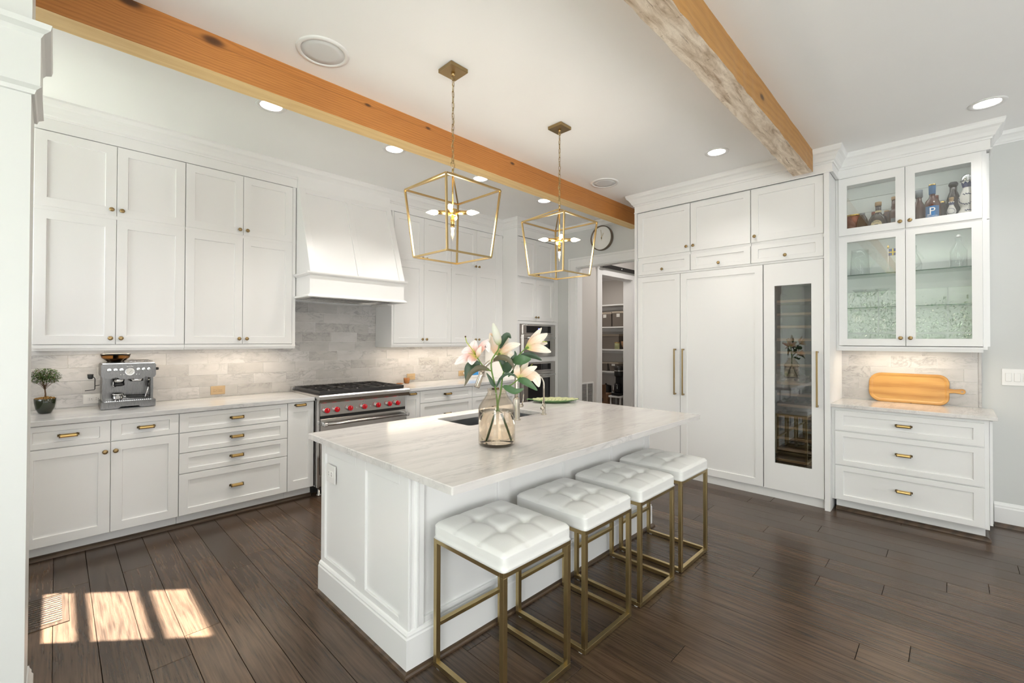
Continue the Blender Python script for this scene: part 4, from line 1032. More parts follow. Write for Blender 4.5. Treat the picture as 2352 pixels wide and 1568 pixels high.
# ---------------------------------------------------------------- stools
def stool_mesh_seat():
    b = B(); W2, D2, H0, N = 0.212, 0.227, 0.055, 44; b.sm = True
    xs = [-W2+2*W2*i/N for i in range(N+1)]; ys = [-D2+2*D2*i/N for i in range(N+1)]
    tx = (-W2/3*1.02, W2/3*1.02); ty = (-D2/3*1.02, D2/3*1.02)
    def hgt(x, y):
        u, v = abs(x)/W2, abs(y)/D2
        h = H0+0.012+0.022*(1-u**4)*(1-v**4)
        for q in tx: h -= 0.0022*math.exp(-((x-q)/0.006)**2)*(0.75 if v < 0.9 else 0)
        for q in ty: h -= 0.0022*math.exp(-((y-q)/0.006)**2)*(0.75 if u < 0.9 else 0)
        # creases run between the buttons and puff up in each field
        for q in tx: h -= 0.0085*math.exp(-((x-q)/0.016)**2)*(1-0.7*v)
        for q in ty: h -= 0.0085*math.exp(-((y-q)/0.016)**2)*(1-0.7*u)
        for qx in tx:
            for qy in ty: h -= 0.013*math.exp(-(((x-qx)**2+(y-qy)**2)/0.012**2))+0.014*math.exp(-(((x-qx)**2+(y-qy)**2)/0.032**2))
        r = max(u, v)
        if r > 0.94: h -= 0.010*((r-0.94)/0.06)**2
        return h
    def corner(x, y, m=0.0):
        """round the plan corners"""
        rr = 0.022; cx, cy = W2-rr, D2-rr
        if abs(x) > cx and abs(y) > cy:
            dx, dy = abs(x)-cx, abs(y)-cy; d = math.hypot(dx, dy)
            mx = max(dx, dy)
            if d > 0: dx, dy = dx/d*mx, dy/d*mx
            return math.copysign(cx+dx, x), math.copysign(cy+dy, y)
        return x, y
    g = [[b.bm.verts.new((*corner(x, y), hgt(x, y))) for y in ys] for x in xs]
    for i in range(N):
        for j in range(N): b._f([g[i][j], g[i+1][j], g[i+1][j+1], g[i][j+1]])
    loop = [(i, 0) for i in range(N)]+[(N, j) for j in range(N)]+[(N-i, N) for i in range(N)]+[(0, N-j) for j in range(N)]
    prev = [g[i][j] for i, j in loop]
    for (off, z) in ((0.0015, H0+0.0005), (-0.0015, H0-0.003), (0.0015, H0-0.007), (0.002, H0*0.5), (0.001, 0.008), (-0.006, 0.0)):
        cur = []
        for v in [g[i][j] for i, j in loop]:
            n = Vector((v.co.x/W2, v.co.y/D2, 0)); x = v.co.x+math.copysign(off, v.co.x)*(1 if abs(v.co.x) > W2*0.93 else 0); y = v.co.y+math.copysign(off, v.co.y)*(1 if abs(v.co.y) > D2*0.93 else 0)
            cur.append(b.bm.verts.new((x, y, z)))
        for k in range(len(cur)): b._f([prev[k], cur[k], cur[(k+1) % len(cur)], prev[(k+1) % len(cur)]])
        prev = cur
    b._f(prev[::-1])
    return b
def make_stool():
    t = thing('counter_stool', '', 'stool'); W2, D2 = 0.212, 0.226; q = 0.0225; SZ = 0.582; m = 'stool_brass'
    stool_mesh_seat().build('seat', 'white_leather', t, (0, 0, SZ))
    B().box((-W2+0.03, -D2+0.03, SZ-0.014), (W2-0.03, D2-0.03, SZ-0.002)).build('seat_board', 'black_plastic', t)
    b = B()
    for s in (-1, 1): b.bar((-W2, s*(D2-q/2), SZ-q/2), (W2, s*(D2-q/2), SZ-q/2), q, q, bevel=0.001)
    for s in (-1, 1): b.bar((s*(W2-q/2), -D2+q, SZ-q/2), (s*(W2-q/2), D2-q, SZ-q/2), q, q, bevel=0.001)
    b.build('seat_frame', m, t)
    for sx in (-1, 1):
        for sy in (-1, 1):
            B().bar((sx*(W2-q/2), sy*(D2-q/2), q+0.004), (sx*(W2-q/2), sy*(D2-q/2), SZ-q), q, q, bevel=0.001).build('leg', m, t)
    b = B()
    b.bar((-W2, -D2+q/2, q/2+0.004), (W2, -D2+q/2, q/2+0.004), q, q, bevel=0.001)
    b.build('front_floor_rail', m, t)
    for s in (-1, 1): B().bar((s*(W2-q/2), -D2+q, q/2+0.004), (s*(W2-q/2), D2, q/2+0.004), q, q, bevel=0.001).build('side_floor_rail', m, t)
    B().bar((-W2+q, D2-q/2, 0.193), (W2-q, D2-q/2, 0.193), q, q*0.8, bevel=0.001).build('footrest', m, t)
    for sx in (-1, 1):
        for sy in (-1, 1): B().box((sx*(W2-q/2)-0.009, sy*(D2-0.03)-0.009, 0.0), (sx*(W2-q/2)+0.009, sy*(D2-0.03)+0.009, 0.0042)).build('glide', 'white_plastic', t)
    return t
s0 = make_stool(); SC = (1.421, 1.470)
labs = ['nearest white tufted stool with a square brass frame at the island corner', 'second white tufted brass-framed stool from the camera along the island', 'third white tufted brass-framed stool from the camera along the island', 'farthest white tufted brass-framed stool, at the wine-cooler end of the island']
for i, x in enumerate((1.421, 1.957, 2.479, 3.003)):
    s = s0 if i == 0 else copy_tree(s0)
    s.location = (x, 1.456, 0); s['label'] = labs[i]; s['group'] = 'stools lined up at the island'

# ---------------------------------------------------------------- lantern pendants
def make_pendant():
    """origin at the middle of the ceiling plate"""
    t = thing('lantern_pendant', '', 'pendant lamp'); m = 'lantern_brass'
    B().box((-0.065, -0.065, -0.024), (0.065, 0.065, 0.0), 0.0015, 1).build('ceiling_plate', 'antique_brass', t)
    zt, zb, za = 2.400-CEIL, 1.985-CEIL, 2.505-CEIL; wt, wb, q = 0.208, 0.168, 0.0105
    b = B(); b.lathe([(0.012, 0), (0.012, -0.012), (0.006, -0.018)][::1], (0, 0, -0.024)); b.tube([(0.0, 0, -0.04), (0.012, 0, -0.05), (0.012, 0, -0.062), (0, 0, -0.072), (-0.012, 0, -0.062), (-0.012, 0, -0.05), (0, 0, -0.04)], 0.0022, 6)
    b.build('loop', m, t)
    z = -0.068; i = 0; lb = B()
    while z > za+0.075:
        L_ = 0.040; rr = 0.0085; pts = []
        e = Vector((1, 0, 0)) if i % 2 == 0 else Vector((0, 1, 0)); e = (e+Vector((0.25, 0.2, 0))).normalized()
        for k in range(15):
            a = 2*PI*k/14; zc = math.sin(a)
            pts.append(e*rr*math.cos(a)+Vector((0, 0, z-L_/2+zc*rr+(1 if zc > 0 else -1 if zc < -1e-6 else 0)*(L_/2-rr))))
        lb.tube(pts, 0.0018, 6); z -= L_-0.006; i += 1
    lb.build('chain', 'antique_brass', t)
    b = B(); cz = []
    for k in range(60):
        u = k/59; zz = -0.03+(za+0.02+0.03)*u
        cz.append((0.006*math.sin(u*40), 0.006*math.cos(u*33), zz) if u < 0.80 else (0.016*math.sin((u-0.8)*34), 0.010*math.sin((u-0.8)*30), zz))
    b.tube(cz, 0.0019, 5); b.build('cord', 'stool_brass', t)
    b = B(); b.tube([(0.0, 0, za+0.078), (0.014, 0, za+0.062), (0.014, 0, za+0.038), (0, 0, za+0.022), (-0.014, 0, za+0.038), (-0.014, 0, za+0.062), (0, 0, za+0.078)], 0.0022, 6)
    b.cyl((0, 0, za-0.004), (0, 0, za+0.026), 0.0065, 10); b.build('hanger', m, t)
    b = B()
    C4 = [(-1, -1), (1, -1), (1, 1), (-1, 1)]
    for i in range(4):
        a, c = C4[i], C4[(i+1) % 4]
        b.bar((a[0]*wt, a[1]*wt, zt), (c[0]*wt, c[1]*wt, zt), q, q); b.bar((a[0]*wb, a[1]*wb, zb), (c[0]*wb, c[1]*wb, zb), q, q)
        b.bar((a[0]*wt, a[1]*wt, zt), (a[0]*wb, a[1]*wb, zb), q, q)
        b.bar((a[0]*wt, a[1]*wt, zt), (0, 0, za), q*0.8, q*0.8)
    b.build('lantern_frame', m, t)
    zc = 2.262-CEIL
    B().cyl((0, 0, zc+0.02), (0, 0, za), 0.0055, 10).build('stem', 'brass', t)
    b = B(); b.box((-0.020, -0.020, zc-0.020), (0.020, 0.020, zc+0.022), 0.002, 1)
    b.build('hub', 'brass', t)
    d45 = [Vector((1, 1, 0)).normalized(), Vector((-1, 1, 0)).normalized(), Vector((-1, -1, 0)).normalized(), Vector((1, -1, 0)).normalized(), Vector((0, 0, -1))]
    for d in d45:
        c0 = Vector((0, 0, zc))
        s = B().lathe([(0.008, 0.014), (0.008, 0.036), (0.0125, 0.037), (0.0125, 0.088), (0, 0.088)], c0, d, 14).build('socket', 'brass', t)
        if d.z < -0.5:
            b = B().lathe([(0.006, 0.088), (0.013, 0.100), (0.016, 0.118), (0.0125, 0.140), (0.006, 0.158), (0.001, 0.172), (0, 0.173)], c0, d, 14).build('bulb', 'bulb_glass', t)
            B().lathe([(0.0, 0.092), (0.0055, 0.098), (0.0075, 0.118), (0.005, 0.138), (0, 0.150)], c0, d, 10).build('filament', 'bulb_light', b)
        else:
            B().lathe([(0.006, 0.088), (0.013, 0.098), (0.016, 0.114), (0.0135, 0.132), (0.007, 0.150), (0.001, 0.164), (0, 0.165)], c0, d, 14).build('bulb', 'bulb_light', t)
    return t
p0 = make_pendant()
for i, (x, y, l) in enumerate(((1.708, 2.195, 'nearer brass lantern pendant with five bulbs, hanging on a chain over the island'), (2.755, 2.190, 'farther brass lantern pendant with five bulbs, hanging in front of the wall clock'))):
    p = p0 if i == 0 else copy_tree(p0)
    p.location = (x, y, CEIL); p['label'] = l; p['group'] = 'lantern pendants over the island'
    lamp('pendant_glow', 'POINT', (x, y, 2.20), 13, (1.0, 0.89, 0.76), shadow_soft_size=0.12)

# ---------------------------------------------------------------- ceiling fixtures
def make_can():
    t = thing('recessed_light', '', 'ceiling light')
    B().lathe([(0.070, -0.001), (0.076, -0.006), (0.098, -0.005), (0.100, 0.0), (0.098, 0.0005)], n=36, cap=False).build('trim_ring', 'trim_white', t)
    B().lathe([(0.070, -0.001), (0.060, 0.088), (0.058, 0.094)], n=36, cap=False).build('baffle', 'trim_white', t)
    B().lathe([(0.0, 0.088), (0.060, 0.088), (0.060, 0.096), (0, 0.096)], n=30).build('lens', 'can_light', t)
    return t
c0 = make_can()
cl = ['recessed ceiling light above the coffee corner, partly hidden by the long beam', 'recessed ceiling light in front of the hood, partly hidden by the long beam', 'recessed ceiling light seen over the nearer lantern, mostly hidden by the long beam', 'recessed ceiling light seen just left of the farther lantern chain', 'recessed ceiling light between the two beams in front of the tall cabinets', 'recessed ceiling light at upper right above the display cabinet', 'unseen recessed ceiling light added behind the camera, nearer the left wall', 'unseen recessed ceiling light added behind the camera, nearer the right wall']
for i, (x, y) in enumerate(CANS):
    c = c0 if i == 0 else copy_tree(c0)
    c.location = (x, y, CEIL); c['label'] = cl[i]; c['group'] = 'recessed ceiling lights'
    lamp('can_lamp', 'AREA', (x, y, CEIL+0.082), 17 if i < 4 else 10, (1.0, 0.96, 0.91), shape='DISK', size=0.10)
def make_speaker():
    t = thing('ceiling_speaker', '', 'speaker')
    B().lathe([(0.118, -0.004), (0.122, -0.009), (0.142, -0.007), (0.145, 0.0)], n=40, cap=False).build('trim_ring', 'trim_white', t)
    B().lathe([(0.0, -0.006), (0.08, -0.006), (0.119, -0.004), (0.119, 0), (0, 0)], n=40).build('grille', 'speaker_cloth', t)
    return t
q0 = make_speaker(); q0.location = (1.075, 2.605, CEIL); q0['label'] = 'round white in-ceiling speaker above the near end of the island'; q0['group'] = 'in-ceiling speakers'
q1 = copy_tree(q0); q1.location = (4.075, 2.63, CEIL); q1['label'] = 'round white in-ceiling speaker beside the far lantern chain'

# ---------------------------------------------------------------- the range
t = thing('range', 'stainless steel gas range with seven red knobs', 'range', (1.705, 4.18, 0)); W = 0.952
B().box((0, 0.045, 0.10), (W, WY-4.186, 0.925)).build('body', 'steel', t)
b = B(); b.prism([(-0.030, 0.918), (-0.030, 0.946), (-0.020, 0.958), (0.70, 0.958), (0.70, 0.930), (0.03, 0.926), (0.03, 0.882), (-0.012, 0.882), (-0.018, 0.890)], (-0.004, 0, 0), (0, 1, 0), (0, 0, 1), (1, 0, 0), W+0.008)
b.build('bullnose', 'steel', t)
b = B(); b.box((0.024, 0.020, 0.760), (W-0.018, 0.046, 0.884), 0.002); b.build('control_panel', 'steel', t)
for x0 in (0, W-0.018): B().box((x0, 0.022, 0.10), (x0+0.018, 0.06, 0.900)).build('side_trim', 'chrome', t)
B().box((0.018, 0.035, 0.735), (W-0.018, 0.06, 0.760)).build('vent_gap', 'black_plastic', t)
kb = None
for x in (0.077, 0.172, 0.303, 0.452, 0.601, 0.730, 0.826):
    if kb is None:
        k = B().lathe([(0.029, 0), (0.029, 0.010), (0.026, 0.020), (0.024, 0.021)], (0, 0, 0), (0, -1, 0), 24).build('knob_bezel', 'chrome', t)
        r = B(); r.lathe([(0.0235, 0.018), (0.0245, 0.022), (0.0245, 0.040), (0.0215, 0.045), (0, 0.045)], (0, 0, 0), (0, -1, 0), 24)
        r.box((-0.0065, -0.053, -0.022), (0.0065, -0.040, 0.022), 0.003); r = r.build('knob', 'red_enamel', k)
        B().box((-0.001, -0.0538, 0.006), (0.001, -0.0528, 0.020)).build('pointer', 'white_plastic', k); kb = k
    else: k = copy_tree(kb, t)
    k.location = (x, 0.020, 0.813)
for x, zz in ((0.380, 0.806), (0.530, 0.806), (0.452, 0.858)): B().lathe([(0.006, 0), (0.006, 0.008), (0.0045, 0.012), (0, 0.012)], (x, 0.02, zz), (0, -1, 0), 10).build('indicator', 'chrome', t)
d = B().box((0.024, 0.012, 0.215), (W-0.018, 0.045, 0.733), 0.003).build('oven_door', 'steel', t)
B().box((0.16, 0.008, 0.30), (W-0.16, 0.013, 0.60), 0.001).build('window', 'black_glass', d)
b = B().cyl((0.045, -0.052, 0.690), (W-0.035, -0.052, 0.690), 0.0145, 18)
b.build('handle', 'steel', d)
b = B()
for xx in (0.030, W-0.055): b.box((xx, -0.070, 0.672), (xx+0.032, 0.014, 0.708), 0.006)
b.build('handle_bracket', 'chrome', d)
B().box((0.024, 0.030, 0.12), (W-0.018, 0.05, 0.205), 0.002).build('kick_panel', 'steel', t)
for xx in (0.05, W-0.05):
    for yy in (0.10, 0.60): B().lathe([(0.022, 0), (0.022, 0.012), (0.013, 0.02), (0.013, 0.10)], (xx, yy, 0), n=14).build('leg', 'steel', t)
B().box((0.025, 0.055, 0.958), (W-0.025, 0.665, 0.962)).build('burner_tray', 'cast_iron', t)
rb = B(); rb.box((0.0, 0.668, 0.925), (W, 0.712, 0.990), 0.003)
rb.build('island_trim', 'steel', t)
b = B()
for k in range(28): b.box((0.03+k*0.0325, 0.672, 0.9895), (0.045+k*0.0325, 0.704, 0.9912))
b.build('vent_slot', 'black_plastic', t)
g0 = None; gw = (W-0.06)/3
for i in range(3):
    if g0 is None:
        g = B(); z0, z1 = 0.966, 0.990; yA, yB = 0.045, 0.660; a = 0.012
        for (p, q_) in (((0, yA), (gw, yA)), ((0, yB), (gw, yB)), ((0, (yA+yB)/2), (gw, (yA+yB)/2))): g.box((p[0]+0.001, p[1]-a/2, z0+0.004), (q_[0]-0.001, p[1]+a/2, z1))
        for xx in (0.006, gw-0.006): g.box((xx-a/2, yA, z0), (xx+a/2, yB, z1))
        g.box((0.001, yA-0.014, 0.962), (gw-0.001, yA-0.004, z1))
        for cy in ((yA*3+yB)/4, (yA+yB*3)/4):
            for k in range(8):
                an = PI/4*k+PI/8*0; ca, sa = math.cos(an), math.sin(an)
                r0 = 0.035; r1 = min(abs((gw/2-0.008)/ca) if abs(ca) > 0.01 else 9, abs(((yB-yA)/4-0.006)/sa) if abs(sa) > 0.01 else 9)
                g.bar((gw/2+ca*r0, cy+sa*r0, z1-0.006), (gw/2+ca*r1, cy+sa*r1, z1-0.006), 0.009, 0.014)
        g = g.build('grate', 'cast_iron', t); g0 = g
        for cy in ((0.045*3+0.66)/4, (0.045+0.66*3)/4):
            B().lathe([(0.050, 0), (0.050, 0.006), (0.038, 0.010), (0.036, 0.020), (0.020, 0.024), (0, 0.024)], (gw/2, cy, 0.962-0.0), n=24).build('burner', 'black_metal', g)
    else: g = copy_tree(g0, t)
    g.location = (0.03+i*gw, 0, 0)

# ---------------------------------------------------------------- espresso machine (front faces -y)
CT = 0.939
t = thing('espresso_machine', 'silver espresso machine with bean hopper on the left counter', 'coffee machine', (0.240, 4.575, CT)); W = 0.326; M_ = 'machine_steel'
b = B(); b.prism([(0.0, 0.0), (0.10, 0.0), (0.115, 0.012), (0.22, 0.012), (0.235, 0.0), (W, 0.0), (W, 0.052), (0, 0.052)], (0, 0, 0.004), (1, 0, 0), (0, 0, 1), (0, 1, 0), 0.275)
b.build('drip_base', M_, t)
b = B(); b.box((0.02, 0.010, 0.056), (W-0.02, 0.135, 0.0585))
for k in range(22): b.box((0.03+k*0.0125, 0.02, 0.0585), (0.036+k*0.0125, 0.12, 0.0600))
b.build('drip_grate', 'chrome', t)
B().box((0.02, 0.02, 0.0), (W-0.02, 0.26, 0.004)).build('foot', 'black_plastic', t)
b = B(); b.box((0.018, 0.135, 0.056), (W-0.018, 0.285, 0.235)).box((0.010, 0.06, 0.056), (0.026, 0.285, 0.24)).box((W-0.026, 0.06, 0.056), (W-0.010, 0.285, 0.24)); b.build('back_column', M_, t)
b = B(); b.prism([(0, 0.255), (0.010, 0.236), (0.06, 0.234), (0.085, 0.243), (0.11, 0.228), (0.24, 0.226), (0.265, 0.240), (0.29, 0.232), (W-0.008, 0.236), (W, 0.255), (W, 0.335), (W-0.008, 0.346), (0.008, 0.346), (0, 0.335)], (0, 0.0, 0), (1, 0, 0), (0, 0, 1), (0, 1, 0), 0.285)
b.build('head', M_, t)
b = B(); b.box((0.008, 0.012, 0.3465), (W-0.008, 0.275, 0.350)); b.tube([(0.16, 0.02, 0.362), (W-0.02, 0.02, 0.362), (W-0.02, 0.26, 0.362), (0.16, 0.26, 0.362)], 0.003, 6); b.build('cup_warmer', 'chrome', t)
b = B(); b.lathe([(0.046, 0.347), (0.050, 0.352), (0.052, 0.362), (0.086, 0.392), (0.090, 0.412)], (0.092, 0.15, 0), n=32, cap=False); hop = b.build('hopper', 'amber_glass', t)
B().lathe([(0.0, 0.356), (0.045, 0.357), (0.055, 0.372), (0.068, 0.386), (0, 0.392)], (0.092, 0.15, 0), n=24).build('coffee_beans', 'soil_bean', hop)
B().lathe([(0.088, 0.412), (0.092, 0.414), (0.091, 0.421), (0.03, 0.424), (0, 0.424)], (0.092, 0.15, 0), n=32).build('hopper_lid', 'black_plastic', hop)
B().cyl((0.092, 0.15, 0.36), (0.092, 0.15, 0.414), 0.014, 12).build('spindle', 'black_plastic', hop)
B().lathe([(0.050, 0.346), (0.056, 0.348), (0.054, 0.358), (0.046, 0.36)], (0.092, 0.15, 0), n=28).build('hopper_collar', 'black_plastic', t)
for k, x in enumerate((0.045, 0.081, 0.116, 0.217, 0.249, 0.281)):
    B().lathe([(0.0135, 0), (0.0135, 0.006), (0.0115, 0.007), (0.0115, 0.0125), (0, 0.013)], (x, 0.0, 0.300), (0, -1, 0), 20).build('button', 'chrome', t)
g = B().lathe([(0.030, 0), (0.030, 0.006), (0.025, 0.008), (0.025, 0.004), (0, 0.004)], (0.166, 0.0, 0.283), (0, -1, 0), 28).build('gauge', 'chrome', t)
B().lathe([(0.0245, 0.0045), (0.0, 0.0046)], (0.166, 0.0, 0.283), (0, -1, 0), 24).build('dial', 'clock_face', g)
B().bar((0.160, -0.0055, 0.272), (0.176, -0.0055, 0.294), 0.0018, 0.001).build('needle', 'ink_black', g)
for x in (0.112, 0.130, 0.206, 0.222): B().lathe([(0.0032, 0), (0.003, 0.002), (0, 0.002)], (x, 0, 0.262), (0, -1, 0), 8).build('indicator_light', 'white_plastic', t)
text('lettering', 'Breville', 0.013, 'white_plastic', t, (0.166, -0.0006, 0.324))
b = B(); b.lathe([(0.033, 0.228), (0.035, 0.222), (0.035, 0.204), (0.030, 0.202)], (0.105, 0.065, 0), n=24); b.build('grinder_outlet', 'chrome', t)
B().lathe([(0.030, 0.204), (0.036, 0.190), (0.036, 0.176), (0.020, 0.170), (0, 0.168)], (0.105, 0.065, 0), n=24).build('grinder_cone', 'black_plastic', t)
B().tube([(0.072, 0.03, 0.222), (0.070, 0.028, 0.18), (0.074, 0.035, 0.165), (0.092, 0.05, 0.172)], 0.003, 8).build('portafilter_cradle', 'chrome', t)
B().lathe([(0.040, 0.228), (0.042, 0.222), (0.042, 0.207), (0.036, 0.203), (0, 0.203)], (0.212, 0.065, 0), n=28).build('group_head', 'chrome', t)
w_ = B(); w_.tube([(0.284, 0.045, 0.232), (0.286, 0.040, 0.19), (0.280, 0.034, 0.14), (0.262, 0.028, 0.075)], 0.0042, 8); w_ = w_.build('steam_wand', 'chrome', t)
B().tube([(0.285, 0.040, 0.205), (0.286, 0.038, 0.18), (0.282, 0.035, 0.155)], 0.010, 10).build('wand_grip', 'black_plastic', w_)
B().lathe([(0.012, 0), (0.012, 0.022), (0.010, 0.026), (0, 0.026)], (W, 0.07, 0.298), (1, 0, 0), 14).build('steam_knob', 'black_plastic', t)
b = B(); b.tube([(-0.004, 0.08, 0.185), (-0.028, 0.07, 0.182), (-0.030, 0.068, 0.17), (-0.030, 0.068, 0.158), (-0.034, 0.066, 0.152), (-0.085, 0.05, 0.150)], 0.0028, 8); b.tube([(-0.030, 0.068, 0.16), (-0.030, 0.068, 0.235), (-0.038, 0.066, 0.248), (-0.050, 0.062, 0.252)], 0.0028, 8); b.build('side_arm', 'black_metal', t)
B().lathe([(0.011, 0), (0.016, 0.010), (0.018, 0.036), (0, 0.038)], (-0.056, 0.060, 0.235), (0, 0, 1), 14).build('arm_knob', 'black_plastic', t)
t = thing('portafilter', 'chrome portafilter with a black handle resting on the drip tray', 'portafilter', (0.338, 4.622, CT+0.060))
b = B(); b.lathe([(0.020, 0.006), (0.030, 0.014), (0.034, 0.020), (0.035, 0.046), (0.039, 0.048), (0.039, 0.054), (0.033, 0.054), (0.031, 0.022), (0, 0.02)], n=26); b.tube([(0.034, 0, 0.030), (0.055, 0, 0.028)], 0.006, 8); b.build('basket', 'chrome', t)
b = B(); b.tube([(0, 0, 0.012), (-0.012, 0, 0.004), (-0.016, 0, 0.0)], 0.006, 8); b.tube([(0, 0, 0.012), (0.012, 0, 0.004), (0.016, 0, 0.0)], 0.006, 8); b.build('spout', 'chrome', t)
B().tube([(0.052, 0, 0.028), (0.075, 0.0, 0.026), (0.14, 0, 0.022), (0.185, 0, 0.019), (0.192, 0, 0.019)], 0.012, 12, [0.010, 0.0125, 0.0115, 0.014, 0.008]).build('handle', 'black_plastic', t)

# ---------------------------------------------------------------- potted little tree
t = thing('potted_tree', 'small potted tree in a dark glass bowl at the far left of the counter', 'plant', (-0.052, 4.665, CT))
B().lathe([(0.022, 0), (0.034, 0.004), (0.050, 0.040), (0.056, 0.080), (0.0575, 0.108), (0.054, 0.108), (0.052, 0.09), (0, 0.085)], n=32).build('bowl', 'pot_glass', t)
rg = random.Random(4); b = B()
for i in range(130):
    a, r = rg.uniform(0, 2*PI), 0.052*math.sqrt(rg.random()); b.ball((r*math.cos(a), r*math.sin(a), 0.103+rg.uniform(0, 0.016)*(1-r/0.07)), rg.uniform(0.004, 0.009), 6, 4)
o = b.build('moss', 'moss', t); o['kind'] = 'stuff'
b = B(); b.tube([(0, 0, 0.10), (0.002, 0, 0.14), (-0.001, 0.001, 0.17), (0.001, 0, 0.205)], 0.004, 8, [0.0055, 0.004, 0.0035, 0.003])
tips = []
for i in range(24):
    a = rg.uniform(0, 2*PI); r = rg.uniform(0.02, 0.068); z = 0.215+rg.uniform(0.0, 0.10)
    m_ = (r*0.4*math.cos(a), r*0.4*math.sin(a), 0.17+(z-0.17)*0.5); e_ = (r*math.cos(a), r*math.sin(a), z); tips.append((m_, e_))
    b.tube([(0, 0, 0.165+rg.uniform(0, 0.03)), m_, e_], 0.0012, 5)
b.build('trunk', 'bark', t)
def leaf(b, p, d, up, L_, w, bend=0.2, n=3):
    """a small folded leaf"""
    p, d = Vector(p), Vector(d).normalized(); s = d.cross(Vector(up)); s = s.normalized() if s.length > 1e-4 else Vector((1, 0, 0)); u = s.cross(d)
    pts = []
    for i in range(n+1):
        f = i/n; ww = w*math.sin(PI*min(0.98, f*0.92+0.06)); c = p+d*L_*f-u*bend*L_*f*f
        pts.append((c-s*ww/2+u*ww*0.15, c, c+s*ww/2+u*ww*0.15))
    vs = [[b.bm.verts.new(q) for q in r] for r in pts]
    for i in range(n):
        b._f([vs[i][0], vs[i][1], vs[i+1][1], vs[i+1][0]]); b._f([vs[i][1], vs[i][2], vs[i+1][2], vs[i+1][1]])
b = B(); b.sm = False
for i in range(1250):
    a = rg.uniform(0, 2*PI); q = rg.random()**0.5; el = rg.uniform(-0.6, 1.0)
    q = rg.random()**0.4; ph = math.asin(el if abs(el) < 1 else 0); r = 0.070*q*math.cos(ph)*(1.0 if el > -0.1 else 1+0.55*(el+0.1)); z = 0.258+el*0.070*q
    p_ = Vector((r*math.cos(a)*1.1, r*math.sin(a), z)); b.mi = 0 if rg.random() < 0.72 else 1
    leaf(b, p_, (math.cos(a)+rg.uniform(-0.9, 0.9), math.sin(a)+rg.uniform(-0.9, 0.9), rg.uniform(-0.5, 0.6)), (0, 0, 1), rg.uniform(0.012, 0.020), rg.uniform(0.006, 0.0095), 0.25, 2)
o = b.build('foliage', ['foliage', 'foliage_brown'], t, recalc=False); o['kind'] = 'stuff'

# ---------------------------------------------------------------- outlets on the backsplash
def outlet(label, x0, x1, z0, z1, m):
    w, h = x1-x0, z1-z0; t = thing('outlet', label, 'outlet', ((x0+x1)/2, WY-0.0005, (z0+z1)/2))
    B().box((-w/2, -0.006, -h/2), (w/2, 0.0, h/2), 0.002).build('plate', m, t)
    for s in (-1, 1):
        k = B().box((s*0.020-0.0165, -0.008, -0.014), (s*0.020+0.0165, -0.005, 0.014), 0.002).build('socket', m, t)
        b = B()
        for dz in (-0.006, 0.006): b.box((s*0.020-0.004-0.004, -0.0086, dz-0.001), (s*0.020+0.002-0.004, -0.0078, dz+0.001))
        b.box((s*0.020+0.006, -0.0086, -0.002), (s*0.020+0.010, -0.0078, 0.002)); b.build('socket_slot', 'ink_black', k)
outlet('pale outlet half hidden behind the espresso machine', 0.153, 0.275, 0.962, 1.036, 'white_plastic')
outlet('tan outlet on the tiles between the espresso machine and the range', 1.006, 1.122, 0.962, 1.040, 'tan_plastic')
outlet('tan outlet on the tiles beside the small wooden cup', 3.098, 3.218, 0.970, 1.047, 'tan_plastic')
outlet('tan outlet with a white plug behind the lilies', 3.925, 4.045, 0.972, 1.046, 'tan_plastic')
t = thing('plug', 'white charger plug in the outlet behind the lilies', 'plug', (4.020, WY-0.010, 1.010)); B().box((-0.018, -0.030, -0.018), (0.042, 0.0, 0.018), 0.006).build('plug_body', 'white_plastic', t)
t = thing('tablet', 'small tablet with a blue screen propped on the far counter', 'tablet', (4.165, 4.862, CT+0.012))
b = B(); b.box((-0.10, -0.006, 0), (0.10, 0.0, 0.150), 0.003); b = b.build('frame', 'white_plastic', t)
B().box((-0.090, -0.0075, 0.025), (0.090, -0.0055, 0.142)).build('screen', 'screen_blue', t)
B().box((-0.07, -0.03, -0.012), (0.07, 0.02, 0.0), 0.003).build('stand', 'white_plastic', t)

# wooden salt cup and its lid by the range
t = thing('wooden_cup', 'small dark wooden cup on the counter just right of the range', 'cup', (3.035, 4.800, CT))
B().lathe([(0.025, 0), (0.031, 0.004), (0.037, 0.030), (0.040, 0.066), (0.037, 0.066), (0.033, 0.03), (0.024, 0.012), (0, 0.010)], n=28).build('bowl', 'cup_wood', t)
t = thing('wooden_lid', 'flat round wooden lid lying beside the small wooden cup', 'cup_lid', (2.915, 4.765, CT)); B().lathe([(0.036, 0), (0.042, 0.004), (0.043, 0.010), (0.036, 0.014), (0, 0.014)], n=28).build('disc', 'cup_wood', t)

# ---------------------------------------------------------------- serving board
t = thing('serving_board', 'long wooden serving board with a handle leaning against the tiles', 'board', (WX-0.072, 0.280, 0.9325), -PI/2)
def board_outline(inset, k=8):
    x0, x1, z0, z1 = -0.272+inset, 0.262-inset, 0.0+inset, 0.262-inset; pts = []
    for (cx, cz, a0, r) in ((x1-0.07+inset, z1-0.07+inset, 90, 0.07-inset), (x1-0.07+inset, z0+0.07-inset, 0, 0.07-inset), (x0+0.09-inset, z0+0.09-inset, -90, 0.09-inset), (x0+0.09-inset, z1-0.09+inset, 180, 0.09-inset)):
        for i in range(k):
            a = math.radians(a0-90*i/(k-1)); pts.append((cx+r*math.cos(a), cz+r*math.sin(a)))
    return pts
def tiltp(x, y, z): c, s = math.cos(0.19), math.sin(0.19); return Vector((x, 0.0 + y*c + z*s, -y*s*1 + z*c))
b = B(); rr = []
